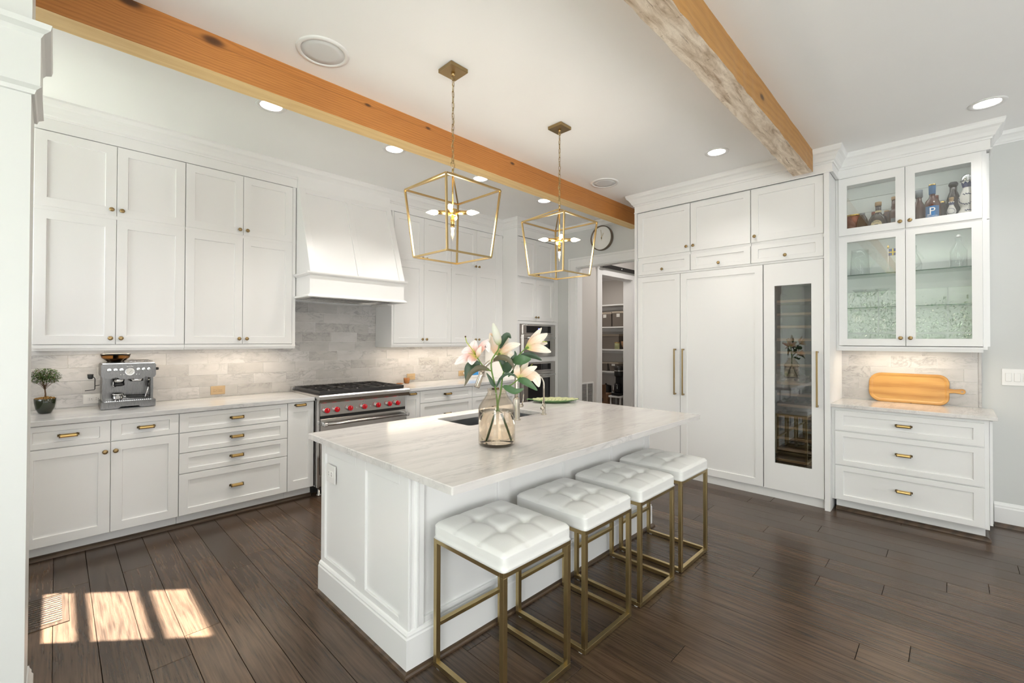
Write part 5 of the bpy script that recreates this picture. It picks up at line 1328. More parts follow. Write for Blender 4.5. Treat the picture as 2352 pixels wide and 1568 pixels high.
for (ins, y) in ((0.006, 0.020), (0.0, 0.014), (0.0, 0.004), (0.004, 0.0), (0.016, 0.0), (0.030, 0.007)):
    rr.append([tiltp(x, y, z) for x, z in board_outline(ins)])
b.sm = False; b.rings(rr); b.build('tray', 'board_wood', t)
b = B(); ring = lambda ins, y: [tiltp(0.255+u, y, v) for u, v in [(0, 0.108+ins), (0.04, 0.113+ins), (0.068, 0.108+ins), (0.085-ins, 0.106+ins), (0.098-ins, 0.112), (0.104-ins, 0.128), (0.098-ins, 0.144), (0.085-ins, 0.150-ins), (0.068, 0.148-ins), (0.04, 0.143-ins), (0, 0.148-ins)]]
b.rings([ring(0.002, 0.018), ring(0, 0.015), ring(0, 0.003), ring(0.002, 0.0)]); b.lathe([(0.009, 0.0), (0.009, 0.0004), (0.0, 0.0005)], tiltp(0.337, -0.0002, 0.128), (0, -1, 0), 14); b.build('handle', 'board_wood', t)
B().lathe([(0.0075, 0), (0.0075, 0.0006), (0, 0.0007)], tiltp(0.337, -0.0006, 0.128), (0, -1, 0.19), 14).build('hang_hole', 'shadow_line', t)

# ---------------------------------------------------------------- wall clock, light switch, grilles
t = thing('wall_clock', 'round wall clock with a dark rim and pale face above the doorway', 'clock', (WX, 3.462, 2.892), -PI/2)
B().lathe([(0.170, 0), (0.172, 0.010), (0.172, 0.048), (0.168, 0.052), (0.162, 0.052), (0.160, 0.030), (0, 0.030)], (0, 0, 0), (0, -1, 0), 56).build('rim', 'clock_rim', t)
B().lathe([(0.1595, 0.031), (0, 0.0312)], (0, 0, 0), (0, -1, 0), 48).build('face', 'clock_face', t)
B().bar((0.002, -0.035, -0.028), (-0.010, -0.035, 0.115), 0.006, 0.0015).build('minute_hand', 'brass', t)
B().bar((0, -0.037, 0), (0.034, -0.037, 0.066), 0.006, 0.0015).build('hour_hand', 'brass', t)
B().lathe([(0.007, 0.031), (0.007, 0.039), (0, 0.040)], (0, 0, 0), (0, -1, 0), 12).build('pin', 'dark_brass', t)
t = thing('light_switch', 'white wall plate with paddle light switches at the right edge', 'light switch', (WX, -0.282, 1.192), -PI/2)
B().box((0, -0.006, -0.066), (0.165, 0, 0.066), 0.002).build('plate', 'white_plastic', t)
for k in range(3):
    x = 0.036+k*0.047; B().box((x-0.017, -0.010, -0.034), (x+0.017, -0.005, 0.034), 0.003).build('paddle', 'white_plastic', t)
t = thing('return_air_grille', 'white louvred air grille low on the hall wall', 'vent', (5.445, 3.929, 0.42))
b = B(); b.box((0, -0.012, 0), (0.33, 0.0, 0.022)).box((0, -0.012, 0.40), (0.33, 0, 0.422)).box((0, -0.012, 0.022), (0.02, 0, 0.40)).box((0.31, -0.012, 0.022), (0.33, 0, 0.40)).box((0.158, -0.011, 0.022), (0.170, 0, 0.40)); b.build('frame', 'grille_white', t)
B().box((0.018, -0.002, 0.02), (0.312, 0.0, 0.402)).build('backing', 'gap_dark', t)
sm = None
for k in range(20):
    if sm is None: sm = B().hexa([(0.02, -0.0025, 0.0), (0.31, -0.0025, 0), (0.31, -0.0025, 0.002), (0.02, -0.0025, 0.002), (0.02, -0.010, 0.010), (0.31, -0.010, 0.010), (0.31, -0.010, 0.012), (0.02, -0.010, 0.012)]).build('louvre', 'grille_white', t).data; o = bpy.data.objects[-1] if False else None; t.children[-1].location.z = 0.025
    else: link('louvre', sm, t, (0, 0, 0.025+k*0.0187))
t = thing('floor_register', 'wooden slotted floor vent in the patch of sunlight', 'vent', (-0.105, 3.335, 0.0))
b = B(); b.box((-0.03, -0.03, 0.0002), (0.166, 0.0, 0.0035)).box((-0.03, 0.352, 0.0002), (0.166, 0.385, 0.0035)).box((-0.03, 0.0, 0.0002), (0.0, 0.352, 0.0035)).box((0.140, 0, 0.0002), (0.166, 0.352, 0.0035)); b.build('frame', 'floor_oak', t)
B().box((0, 0, 0.0002), (0.140, 0.352, 0.0008)).build('duct', 'gap_dark', t)
sm = None
for k in range(13):
    if sm is None: o = B().box((0, 0, 0.0008), (0.140, 0.0145, 0.0033)).build('slat', 'floor_oak', t); sm = o.data; o.location.y = 0.008
    else: link('slat', sm, t, (0, 0.008+k*0.0268, 0))

# ---------------------------------------------------------------- vase of lilies
VX, VY, VZ = 1.652, 1.735, 0.920
VR = Vector((0.70087, -0.71329, 0)); VF = Vector((0.71329, 0.70087, 0))
def V(u, v, w): return VR*u+VF*v+Vector((0, 0, w))
t = thing('glass_vase', 'clear glass bottle-shaped vase with water standing on the island', 'vase', (VX, VY, VZ))
B().lathe([(0.0, 0.0), (0.088, 0.0), (0.096, 0.006), (0.0985, 0.016), (0.0985, 0.195), (0.092, 0.212), (0.058, 0.262), (0.0505, 0.278), (0.0525, 0.298), (0.0500, 0.298), (0.0480, 0.278), (0.0555, 0.260), (0.0895, 0.210), (0.0958, 0.194), (0.0958, 0.022), (0.090, 0.016), (0.0, 0.018)], n=56, cap=False).build('vase_body', 'vase_glass', t)
B().lathe([(0.0, 0.0185), (0.089, 0.0165), (0.0952, 0.0225), (0.0952, 0.178), (0.0, 0.178)], n=56).build('water', 'water', t)
t = thing('lily_bouquet', 'lily stems with cream and pink blooms standing in the vase', 'flowers', (VX, VY, VZ))
def spline(pts, n=10):
    P = [Vector(p) for p in pts]; out = []
    Q = [P[0]*2-P[1]]+P+[P[-1]*2-P[-2]]
    for i in range(1, len(Q)-2):
        for k in range(n):
            f = k/n; a, b_, c, d = Q[i-1], Q[i], Q[i+1], Q[i+2]
            out.append(0.5*((2*b_)+(c-a)*f+(2*a-5*b_+4*c-d)*f*f+(3*b_-a-3*c+d)*f**3))
    out.append(P[-1]); return out
def stem(pts, r0, r1, name='stem'):
    P = spline([V(*p) for p in pts]); n = len(P)
    return B().tube(P, r0, 8, [r0+(r1-r0)*i/(n-1) for i in range(n)]).build(name, 'stem_green', t)
stem([(-0.044, 0.03, 0.022), (-0.018, 0.012, 0.12), (0.002, 0, 0.197), (-0.008, -0.005, 0.30), (-0.028, -0.01, 0.392), (-0.029, -0.01, 0.443), (-0.010, -0.01, 0.480), (0.006, -0.012, 0.505), (0.012, -0.012, 0.531)], 0.0048, 0.0034)
stem([(0.072, -0.03, 0.030), (0.036, -0.01, 0.12), (0.006, 0.004, 0.197), (0.020, 0.01, 0.28), (0.030, 0.012, 0.364), (0.037, 0.012, 0.384)], 0.0052, 0.0040)
stem([(-0.030, -0.010, 0.392), (-0.055, -0.012, 0.402), (-0.078, -0.015, 0.424), (-0.103, -0.015, 0.460)], 0.0036, 0.0032)
stem([(0.037, 0.012, 0.384), (0.022, 0.02, 0.42), (0.010, 0.025, 0.450), (0.009, 0.025, 0.473)], 0.0034, 0.0032)
stem([(0.037, 0.012, 0.384), (0.062, 0.0, 0.42), (0.102, -0.01, 0.462), (0.153, -0.02, 0.514)], 0.0036, 0.0032)
stem([(0.030, 0.012, 0.305), (0.050, 0.0, 0.309), (0.077, -0.01, 0.319), (0.098, -0.018, 0.336), (0.115, -0.02, 0.350)], 0.0036, 0.0032)
def petal(parent, pts, wmax, m, cup=0.25, n=12, prof=1.0, twist=0.0, name='petal', face=(0, -1, 0.2)):
    """a petal or leaf blade along a spline; uv.y runs from base to tip"""
    P = spline([V(*p) for p in pts], max(3, n//(len(pts)-1))); N = len(P)-1; bm = bmesh.new(); uvl = bm.loops.layers.uv.new('UVMap')
    fn = (VR*face[0]+VF*face[1]+Vector((0, 0, face[2]))).normalized(); K = 4; rows = []
    for i, p in enumerate(P):
        f = i/N; d = (P[min(i+1, N)]-P[max(i-1, 0)]).normalized(); s = d.cross(fn)
        s = s.normalized() if s.length > 0.05 else VR.copy()
        u = s.cross(d)
        if twist: s, u = s*math.cos(twist*f)+u*math.sin(twist*f), u*math.cos(twist*f)-s*math.sin(twist*f)
        w = wmax*(math.sin(PI*min(1.0, (f*0.93+0.05)**prof))**0.8)*0.5+0.0008
        rows.append([bm.verts.new(p+s*w*(k/K*2-1)+u*(-cup*w*(1-(k/K*2-1)**2)+0.06*w*math.sin(f*17+k*2.1))) for k in range(K+1)])
    for i in range(N):
        for k in range(K):
            fc = bm.faces.new([rows[i][k], rows[i][k+1], rows[i+1][k+1], rows[i+1][k]]); fc.smooth = True
            for lp, (uu, vv) in zip(fc.loops, ((k/K, i/N), ((k+1)/K, i/N), ((k+1)/K, (i+1)/N), (k/K, (i+1)/N))): lp[uvl].uv = (uu, vv)
    me = bpy.data.meshes.new(name); bm.to_mesh(me); bm.free(); me.materials.append(MATS[m]); return link(name, me, parent)
def flower(name='bloom'):
    o = bpy.data.objects.new(name, None); COL.objects.link(o); o.parent = t; o.empty_display_size = 0.02; return o
def throat(parent, p, d, r=0.007, L_=0.02):
    p = V(*p); d = VR*d[0]+VF*d[1]+Vector((0, 0, d[2])); B().lathe([(0.003, 0), (r, L_*0.6), (r*0.6, L_), (0, L_)], p, d, 10).build('calyx', 'stem_green', parent)
# pink open bloom on the left, facing up and left
f = flower(); c = (-0.113, -0.015, 0.470)
throat(f, (-0.103, -0.015, 0.457), (-0.3, 0, 1))
for tip, mid, w, m in (((-0.114, -0.03, 0.556), (-0.122, -0.03, 0.520), 0.046, 'petal_pink'), ((-0.188, -0.02, 0.492), (-0.150, -0.035, 0.498), 0.046, 'petal_pink'), ((-0.222, -0.04, 0.428), (-0.170, -0.05, 0.462), 0.040, 'petal_pink'),
                       ((-0.128, -0.075, 0.428), (-0.128, -0.06, 0.455), 0.046, 'petal_pink'), ((-0.045, 0.01, 0.562), (-0.080, 0.0, 0.520), 0.036, 'petal_pink'), ((-0.040, -0.02, 0.492), (-0.062, -0.02, 0.535), 0.040, 'petal_pink'), ((-0.165, 0.05, 0.53), (-0.14, 0.03, 0.51), 0.036, 'petal_pink')):
    petal(f, [c, mid, tip], w, m, 0.35)
petal(f, [(-0.104, -0.02, 0.462), (-0.096, -0.035, 0.492), (-0.082, -0.04, 0.524)], 0.026, 'petal_cream', -0.8)
B().tube([V(-0.113, -0.02, 0.48), V(-0.140, -0.03, 0.520), V(-0.160, -0.03, 0.545), V(-0.166, -0.03, 0.572)], 0.0022, 6).build('pistil', 'stamen', f); B().ball(V(-0.166, -0.03, 0.574), 0.0048).build('stigma', 'anther', f)
for a_ in ((-0.135, -0.05, 0.500), (-0.120, -0.06, 0.512), (-0.150, -0.04, 0.488)): B().tube([V(-0.113, -0.02, 0.478), V(*a_)], 0.0012, 5).build('stamen', 'stamen', f)
# closed bud in the middle
f = flower('bud')
b = B(); prof = [(0.002, 0.0), (0.012, 0.006), (0.0195, 0.024), (0.0215, 0.045), (0.0185, 0.075), (0.0125, 0.10), (0.006, 0.118), (0.0, 0.124)]
d = (V(-0.021, -0.015, 0.645)-V(0.012, -0.012, 0.529)).normalized(); e1 = d.cross(Vector((0, 0, 1))).normalized(); e2 = d.cross(e1); base_ = V(0.012, -0.012, 0.529)
b.sm = True; N = 24; vs = b.rings([[base_+d*h+(e1*math.cos(2*PI*j/N)+e2*math.sin(2*PI*j/N))*r*(1+0.10*math.cos(2*PI*j/N*3)) for j in range(N)] for r, h in prof], True, True)
uvl = b.bm.loops.layers.uv.new('UVMap')
for fc in b.bm.faces:
    for lp in fc.loops:
        q = lp.vert.co-base_; lp[uvl].uv = (0.5+0.5*math.cos(3*math.atan2(q.dot(e2), q.dot(e1))), max(0, min(1, q.dot(d)/0.124)))
b.build('bud_body', 'bud_white', f)
# bloom behind the bud
f = flower(); c = (0.010, 0.025, 0.474); throat(f, (0.009, 0.025, 0.468), (0.2, 0, 1))
for tip, mid, w, m in (((0.124, 0.0, 0.536), (0.066, 0.0, 0.520), 0.040, 'petal_cream'), ((0.052, 0.06, 0.592), (0.034, 0.04, 0.535), 0.046, 'petal_cream'), ((-0.034, 0.04, 0.575), (-0.020, 0.04, 0.525), 0.044, 'petal_cream'), ((0.092, -0.02, 0.462), (0.055, 0.0, 0.490), 0.042, 'petal_cream'), ((-0.03, 0.09, 0.53), (-0.01, 0.06, 0.50), 0.038, 'petal_cream'), ((0.080, 0.10, 0.50), (0.045, 0.06, 0.50), 0.038, 'petal_cream')):
    petal(f, [c, mid, tip], w, m, 0.35)
petal(f, [(-0.020, 0.03, 0.572), (-0.038, 0.03, 0.590), (-0.043, 0.03, 0.548)], 0.010, 'petal_cream', 0.2)
# right-hand bloom, closed trumpet pointing right
f = flower(); c = (0.154, -0.02, 0.515); throat(f, (0.150, -0.02, 0.511), (1, 0, 0.4))
for tip, mid, w, m in (((0.268, -0.02, 0.592), (0.212, -0.03, 0.556), 0.046, 'petal_cream'), ((0.286, -0.03, 0.494), (0.218, -0.045, 0.515), 0.044, 'petal_cream'), ((0.238, 0.0, 0.622), (0.196, 0.0, 0.566), 0.034, 'petal_cream'), ((0.272, 0.03, 0.54), (0.21, 0.02, 0.54), 0.042, 'petal_cream'), ((0.244, 0.03, 0.58), (0.198, 0.02, 0.555), 0.036, 'petal_cream')):
    petal(f, [c, mid, tip], w, m, 0.45)
B().tube([V(0.18, -0.02, 0.53), V(0.235, -0.02, 0.548), V(0.266, -0.02, 0.548)], 0.0022, 6).build('pistil', 'stamen', f)
# lower right bloom
f = flower(); c = (0.116, -0.02, 0.351); throat(f, (0.112, -0.02, 0.346), (0.8, 0, 0.6))
for tip, mid, w, m in (((0.112, -0.01, 0.430), (0.106, -0.03, 0.395), 0.032, 'petal_cream'), ((0.212, -0.03, 0.418), (0.165, -0.04, 0.395), 0.036, 'petal_cream'), ((0.168, 0.02, 0.436), (0.138, 0.0, 0.400), 0.034, 'petal_cream'), ((0.222, -0.05, 0.312), (0.196, -0.05, 0.366), 0.050, 'petal_cream'), ((0.232, 0.03, 0.358), (0.178, 0.01, 0.375), 0.044, 'petal_cream'), ((0.172, 0.04, 0.305), (0.150, 0.02, 0.335), 0.030, 'petal_cream')):
    petal(f, [c, mid, tip], w, m, 0.35)
for a_ in ((0.130, -0.01, 0.424), (0.190, -0.01, 0.430)):
    B().tube([V(0.118, -0.02, 0.36), V(*a_)], 0.0012, 5).build('stamen', 'stamen', f); B().ball(V(*a_), 0.004, 8, 5, (1, 1, 0.6)).build('anther', 'anther', f)
# leaves
for pts, w, m, cup, tw in (
    ([(-0.040, -0.012, 0.397), (-0.085, -0.03, 0.410), (-0.135, -0.04, 0.385), (-0.168, -0.05, 0.316)], 0.030, 'leaf_bronze', 0.3, 0.0),
    ([(-0.088, -0.02, 0.432), (-0.125, -0.03, 0.432), (-0.152, -0.04, 0.405), (-0.160, -0.04, 0.335)], 0.040, 'leaf_dark', 0.3, 0.2),
    ([(0.014, -0.005, 0.512), (0.030, 0.0, 0.555), (0.055, 0.01, 0.585), (0.074, 0.01, 0.566)], 0.034, 'leaf_dark', 0.35, 0.3),
    ([(-0.020, -0.01, 0.448), (0.020, -0.04, 0.466), (0.065, -0.05, 0.452), (0.092, -0.05, 0.408)], 0.028, 'leaf_bronze', 0.3, 0.0),
    ([(0.080, -0.012, 0.448), (0.110, -0.04, 0.452), (0.145, -0.05, 0.455), (0.180, -0.04, 0.458)], 0.052, 'leaf_green', 0.25, 0.0),
    ([(0.113, -0.03, 0.345), (0.140, -0.05, 0.345), (0.175, -0.06, 0.325), (0.212, -0.06, 0.295)], 0.036, 'leaf_green', 0.25, 0.0),
    ([(0.034, -0.01, 0.312), (0.065, -0.03, 0.300), (0.100, -0.04, 0.288), (0.142, -0.04, 0.302)], 0.034, 'leaf_green', 0.25, 0.0),
    ([(0.044, 0.0, 0.388), (0.040, -0.01, 0.420), (0.025, -0.01, 0.447), (0.002, -0.01, 0.450)], 0.026, 'leaf_dark', 0.3, 0.4),
    ([(0.036, 0.0, 0.388), (0.048, -0.02, 0.405), (0.062, -0.03, 0.425), (0.074, -0.03, 0.452)], 0.050, 'leaf_dark', 0.3, 0.0),
    ([(-0.004, -0.005, 0.305), (-0.022, -0.02, 0.325), (-0.036, -0.02, 0.352), (-0.055, -0.02, 0.383)], 0.020, 'leaf_dark', 0.3, 0.3),
    ([(-0.001, -0.008, 0.308), (0.018, -0.02, 0.350), (0.052, -0.03, 0.378), (0.090, -0.03, 0.372), (0.112, -0.02, 0.352)], 0.014, 'leaf_dark', 0.3, 0.0),
    ([(0.128, 0.0, 0.478), (0.170, 0.01, 0.478), (0.205, 0.02, 0.468), (0.240, 0.02, 0.448)], 0.030, 'leaf_dark', 0.3, 0.2),
    ([(0.072, -0.01, 0.440), (0.082, -0.02, 0.460), (0.098, -0.02, 0.478), (0.094, -0.02, 0.500)], 0.016, 'leaf_dark', 0.3, 0.3),
    ([(0.060, 0.01, 0.36), (0.095, 0.03, 0.40), (0.10, 0.03, 0.43)], 0.014, 'leaf_green', 0.3, 0.3)):
    petal(t, pts, w, m, cup, 15, 0.9, tw, 'leaf')

# ---------------------------------------------------------------- pantry shelves and what stands on them
PSX = 7.30
def cloth_shelf(z, y0=4.09, y1=5.34, n=''):
    t = thing('pantry_shelf', n, 'shelf', (PSX, y0, z-0.026)); B().box((0, 0, 0), (0.40, y1-y0, 0.026), 0.001, 1).build('board', 'trim_white', t)
    B().box((0.36, 0, -0.06), (0.40, y1-y0, 0.0)).build('cleat', 'trim_white', t)
for z, n in ((2.150, 'top white shelf in the pantry, empty'), (1.733, 'white pantry shelf holding the two big lidded baskets'), (1.310, 'white pantry shelf with the deep basket and the tin'), (0.895, 'white pantry shelf with the small low baskets'), (0.475, 'lowest visible white pantry shelf behind the cardboard box')):
    cloth_shelf(z, n=n)
def box_basket(label, y0, y1, z, h, d=0.28, taper=0.0, tagc=True, x=PSX+0.02, group='woven pantry baskets'):
    t = thing('basket', label, 'basket', (x, (y0+y1)/2, z), 0, group); w = (y1-y0)/2; k = taper
    b = B(); b.hexa([(k, -w+k, 0), (d-k, -w+k, 0), (d-k, w-k, 0), (k, w-k, 0), (0, -w, h*0.88), (d, -w, h*0.88), (d, w, h*0.88), (0, w, h*0.88)], 0.006, 1); b.build('basket_body', 'basket_weave', t)
    B().box((-0.006, -w-0.006, h*0.86), (d+0.006, w+0.006, h), 0.004, 1).build('rim', 'basket_rim', t)
    if tagc: B().box((-0.004, -0.035, h*0.62), (-0.001, 0.035, h*0.84), 0.001, 1).build('name_tag', 'label_white', t)
    return t
box_basket('lidded woven basket on the left of the second pantry shelf', 4.575, 4.86, 1.733, 0.275)
box_basket('lidded woven basket on the right of the second pantry shelf', 4.30, 4.555, 1.733, 0.285)
box_basket('deep woven basket on the third pantry shelf behind the yellow tin', 4.47, 4.84, 1.310, 0.285, tagc=False, x=PSX+0.115)
box_basket('low woven basket at the left of the fourth pantry shelf', 4.66, 4.90, 0.895, 0.16, taper=0.015, tagc=False)
box_basket('low woven basket with a tag next to the black coffee maker', 4.42, 4.64, 0.895, 0.165, taper=0.02)
box_basket('small woven basket standing behind on the fourth pantry shelf', 4.30, 4.50, 0.897, 0.25, 0.088, tagc=False, x=PSX+0.308)
t = thing('tin', 'yellow patterned tin on the third pantry shelf', 'tin', (PSX+0.035-0.0, 4.500-0.012, 1.310)); t.location = (PSX+0.056, 4.47, 1.310)
B().lathe([(0.048, 0), (0.048, 0.118), (0.045, 0.122), (0, 0.122)], n=24).build('can', 'plate_cream', t); B().lathe([(0.050, 0.112), (0.050, 0.128), (0, 0.128)], n=24).build('lid', 'brass', t)
t = thing('wooden_bowl', 'pale wooden bowl at the right of the third pantry shelf', 'bowl', (PSX+0.14, 4.305, 1.310)); B().lathe([(0.04, 0), (0.075, 0.02), (0.11, 0.08), (0.118, 0.15), (0.112, 0.15), (0.10, 0.08), (0, 0.03)], n=28).build('bowl_body', 'rack_wood', t)
t = thing('coffee_maker', 'tall black coffee maker in front of the pantry shelves', 'coffee machine', (7.16, 4.33, 0.477-0.0)); 
B().box((-0.10, -0.085, 0.0), (0.13, 0.085, 0.05), 0.01).build('foot', 'black_plastic', t); B().box((0.03, -0.075, 0.05), (0.13, 0.075, 0.34), 0.01).build('column', 'black_plastic', t)
B().lathe([(0.075, 0.34), (0.085, 0.36), (0.085, 0.50), (0.072, 0.53), (0, 0.54)], (0.03, 0, 0), n=26).build('head', 'black_metal', t); B().lathe([(0.055, 0.055), (0.06, 0.08), (0.06, 0.19), (0.04, 0.22), (0, 0.22)], (-0.03, 0, 0), n=22).build('carafe', 'black_glass', t); B().lathe([(0.0875, 0.44), (0.0875, 0.455)], (0.03, 0, 0), n=26, cap=False).build('band', 'chrome', t)
t = thing('side_stool', 'small white step the coffee maker stands on in the pantry', 'stand', (7.04, 4.20, 0.0)); B().box((0, 0, 0.445), (0.25, 0.26, 0.476), 0.003, 1).build('top', 'trim_white', t)
for xx in (0.02, 0.205):
    for yy in (0.02, 0.215): B().box((xx, yy, 0), (xx+0.025, yy+0.025, 0.445)).build('leg', 'trim_white', t)
t = thing('kettle', 'shiny steel kettle on the lowest pantry shelf', 'kettle', (PSX+0.14, 4.555, 0.475)); B().lathe([(0.06, 0), (0.068, 0.02), (0.064, 0.09), (0.045, 0.15), (0.02, 0.17), (0.012, 0.20), (0, 0.205)], n=24).build('kettle_body', 'chrome', t); B().tube([(0, -0.05, 0.13), (0, -0.10, 0.14), (0, -0.10, 0.05), (0, -0.062, 0.03)], 0.008, 8).build('handle', 'black_plastic', t)
t = thing('pot', 'dark cooking pot at the left of the lowest pantry shelf', 'pot', (PSX+0.16, 4.78, 0.475)); B().lathe([(0.10, 0), (0.105, 0.01), (0.105, 0.13), (0.10, 0.135), (0.02, 0.15), (0.015, 0.17), (0, 0.172)], n=28).build('pot_body', 'black_metal', t)
t = thing('cardboard_box', 'open brown cardboard box with a dark oval print', 'box', (7.02, 4.50, 0.0)); b = B(); b.box((0, 0, 0.0), (0.22, 0.36, 0.50)); b.build('carton', 'cardboard', t)
b = B(); b.hexa([(-0.004, 0.0, 0.495), (-0.004, 0.34, 0.495), (0.0, 0.34, 0.50), (0.0, 0.0, 0.50), (-0.075, -0.05, 0.675), (-0.075, 0.30, 0.640), (-0.071, 0.30, 0.645), (-0.071, -0.05, 0.68)]); b.build('flap', 'cardboard', t)
b = B(); b.hexa([(0.02, 0.05, 0.50), (0.02, 0.30, 0.50), (0.024, 0.30, 0.50), (0.024, 0.05, 0.50), (-0.02, 0.08, 0.72), (-0.02, 0.26, 0.70), (-0.016, 0.26, 0.70), (-0.016, 0.08, 0.72)]); b.build('paper', 'cardboard', t)
pn = Vector((-0.93, 0, -0.37)).normalized()
B().lathe([(0.060, 0), (0.060, 0.001), (0, 0.001)], (-0.047, 0.14, 0.590), pn, 24, squash=0.8).build('print', 'ink_black', t); B().box((-0.0012, 0.06, 0.36), (0.0, 0.22, 0.42)).build('printed_frame', 'soil_bean', t)

# barn-door track with its door in the hall
t = thing('barn_door_track', 'black steel sliding-door rail above the pantry doorway', 'rail', (5.94, 3.862, 2.640)); b = B(); b.box((0, -0.006, -0.03), (1.9, 0.006, 0.03)); b.build('rail_bar', 'black_metal', t)
for x in (0.05, 0.55, 1.05, 1.55): B().cyl((x, -0.012, 0), (x, 0.032, 0), 0.013, 12).build('bolt', 'chrome', t)
B().box((-0.01, -0.018, -0.036), (0.09, -0.004, 0.040)).build('end_stop', 'black_metal', t)
t = thing('barn_door', 'white sliding barn door pushed to the right of the pantry doorway', 'door', (7.02, 3.815, 0.012)); B().box((0, 0, 0), (0.93, 0.036, 2.52), 0.002, 1).build('leaf', 'trim_white', t)
for x in (0.10, 0.80):
    b = B(); b.box((x-0.022, -0.008, 2.25), (x+0.022, 0.0, 2.70)); b.build('hanger', 'black_metal', t); B().cyl((x, -0.006, 2.715), (x, 0.05, 2.715), 0.045, 24).build('wheel', 'black_metal', t)
# ---------------------------------------------------------------- bottles and glassware in the display cabinet
def gpt(y, x=5.12): return (x, y)
BS = 1.27
def bottle(label, y, prof, m, x=5.13, z=SH0, cap=None, capm='ink_black', liquid=None, group=None, squash=1.0, n=26):
    t = thing('bottle', label, 'bottle', (x, y, z), 0, group); t.scale = (BS, BS, BS); B().lathe(prof, n=n, squash=squash).build('glass_body', m, t)
    if liquid: B().lathe(liquid[0], n=n, squash=squash).build('liquid', liquid[1], t)
    if cap: B().lathe(cap, n=16).build('stopper', capm, t)
    return t
def arc_label(t, r, z0, z1, m, a0=150, a1=235, name='paper_label', sq=1.0):
    b = B(); N = 12; b.sm = True; ring = []
    for k in range(N+1):
        a = math.radians(a0+(a1-a0)*k/N); ring.append((b.bm.verts.new((r*math.cos(a), r*math.sin(a)*sq, z0)), b.bm.verts.new((r*math.cos(a), r*math.sin(a)*sq, z1))))
    for k in range(N): b._f([ring[k][0], ring[k+1][0], ring[k+1][1], ring[k][1]])
    return b.build(name, m, t)
def B_(r, h, nk, H): return [(r*0.9, 0), (r, 0.006), (r, h), (r*0.85, h+0.020), (nk*1.3, h+0.042), (nk, h+0.055), (nk, H), (0, H)]
FA = -0.78   # angle of the shelf contents towards the room
# left half
bottle('copper-brown tin canister with a gold rim at the left of the top tier', 0.655, [(0.058, 0), (0.060, 0.005), (0.060, 0.150), (0, 0.150)], 'copper_tin', x=5.15, cap=[(0.061, 0.146), (0.062, 0.156), (0.055, 0.158), (0, 0.158)], capm='gold_foil')
bottle('small dark square bottle beside the copper-brown canister', 0.570, B_(0.032, 0.09, 0.013, 0.135), 'dark_bottle', x=5.06, cap=[(0.015, 0.13), (0.015, 0.15), (0, 0.15)], capm='label_grey')
bottle('dark bottle half hidden behind the one with the round label', 0.500, B_(0.036, 0.10, 0.014, 0.15), 'dark_bottle', x=5.195, cap=[(0.016, 0.145), (0.016, 0.170), (0, 0.17)], capm='copper_tin')
t = bottle('squat dark bottle with a round cream label and tall black neck', 0.460, [(0.040, 0), (0.048, 0.006), (0.050, 0.07), (0.044, 0.105), (0.022, 0.125), (0.0165, 0.14), (0.0165, 0.19), (0, 0.19)], 'dark_bottle', x=5.07, cap=[(0.0185, 0.185), (0.0185, 0.212), (0, 0.213)], capm='cork')
B().lathe([(0.030, 0.0), (0.030, 0.0012), (0, 0.0013)], (-0.0485, 0.006, 0.050), (-1, 0.1, 0), 28).build('round_label', 'label_cream', t); B().lathe([(0.0185, 0.0014), (0.0175, 0.0018), (0, 0.0018)], (-0.0485, 0.006, 0.050), (-1, 0.1, 0), 20).build('label_ring', 'label_cream', t)
text('lettering', "MICHTER'S", 0.0115, 'ink_black', t, (-0.0510, 0.006, 0.068), (PI/2, 0, -PI/2)); B().box((-0.0512, -0.004, 0.030), (-0.0503, 0.016, 0.052)).build('label_print', 'ink_black', t)
B().lathe([(0.017, 0.135), (0.0175, 0.150), (0.017, 0.152)], n=20, cap=False).build('neck_band', 'label_cream', t)
bottle('short whiskey bottle with a grey label, behind the tall corked one', 0.410, B_(0.034, 0.105, 0.013, 0.145), 'whiskey', x=5.17, cap=[(0.015, 0.14), (0.015, 0.162), (0, 0.162)], capm='cork')
t = bottle('corked amber whiskey bottle with a silver-grey label and ribbed neck', 0.352, [(0.034, 0), (0.036, 0.005), (0.036, 0.120), (0.030, 0.14), (0.017, 0.15), (0.020, 0.165), (0.0165, 0.18), (0.0165, 0.215), (0, 0.215)], 'whiskey', x=5.10, cap=[(0.016, 0.212), (0.018, 0.214), (0.018, 0.236), (0, 0.237)], capm='cork')
arc_label(t, 0.0365, 0.02, 0.085, 'label_grey'); arc_label(t, 0.0368, 0.045, 0.058, 'cork', name='label_stripe')
bottle('dark whiskey bottle cut off by the door stile, white label', 0.325, B_(0.036, 0.125, 0.014, 0.18), 'whiskey', x=5.20, cap=[(0.016, 0.175), (0.016, 0.205), (0, 0.206)], capm='ink_black')
# right half
bottle('clear-green bottle at the left behind the right-hand door', 0.222, B_(0.034, 0.13, 0.014, 0.175), 'green_bottle', x=5.19, cap=[(0.016, 0.17), (0.016, 0.19), (0, 0.19)], capm='label_grey')
t = bottle('tall dark whiskey bottle with a grey wooden stopper', 0.195, B_(0.034, 0.125, 0.0145, 0.205), 'whiskey', x=5.09, cap=[(0.0195, 0.20), (0.0195, 0.250), (0, 0.25)], capm='label_grey')
t = bottle('bottle with a blue label marked with a big white P', 0.112, [(0.038, 0), (0.041, 0.005), (0.041, 0.125), (0.034, 0.155), (0.018, 0.175), (0.0145, 0.19), (0.0145, 0.24), (0, 0.24)], 'whiskey', x=5.045, cap=[(0.0165, 0.200), (0.0175, 0.236), (0.0175, 0.262), (0, 0.263)], capm='label_blue')
arc_label(t, 0.0415, 0.004, 0.118, 'label_blue', 130, 230)
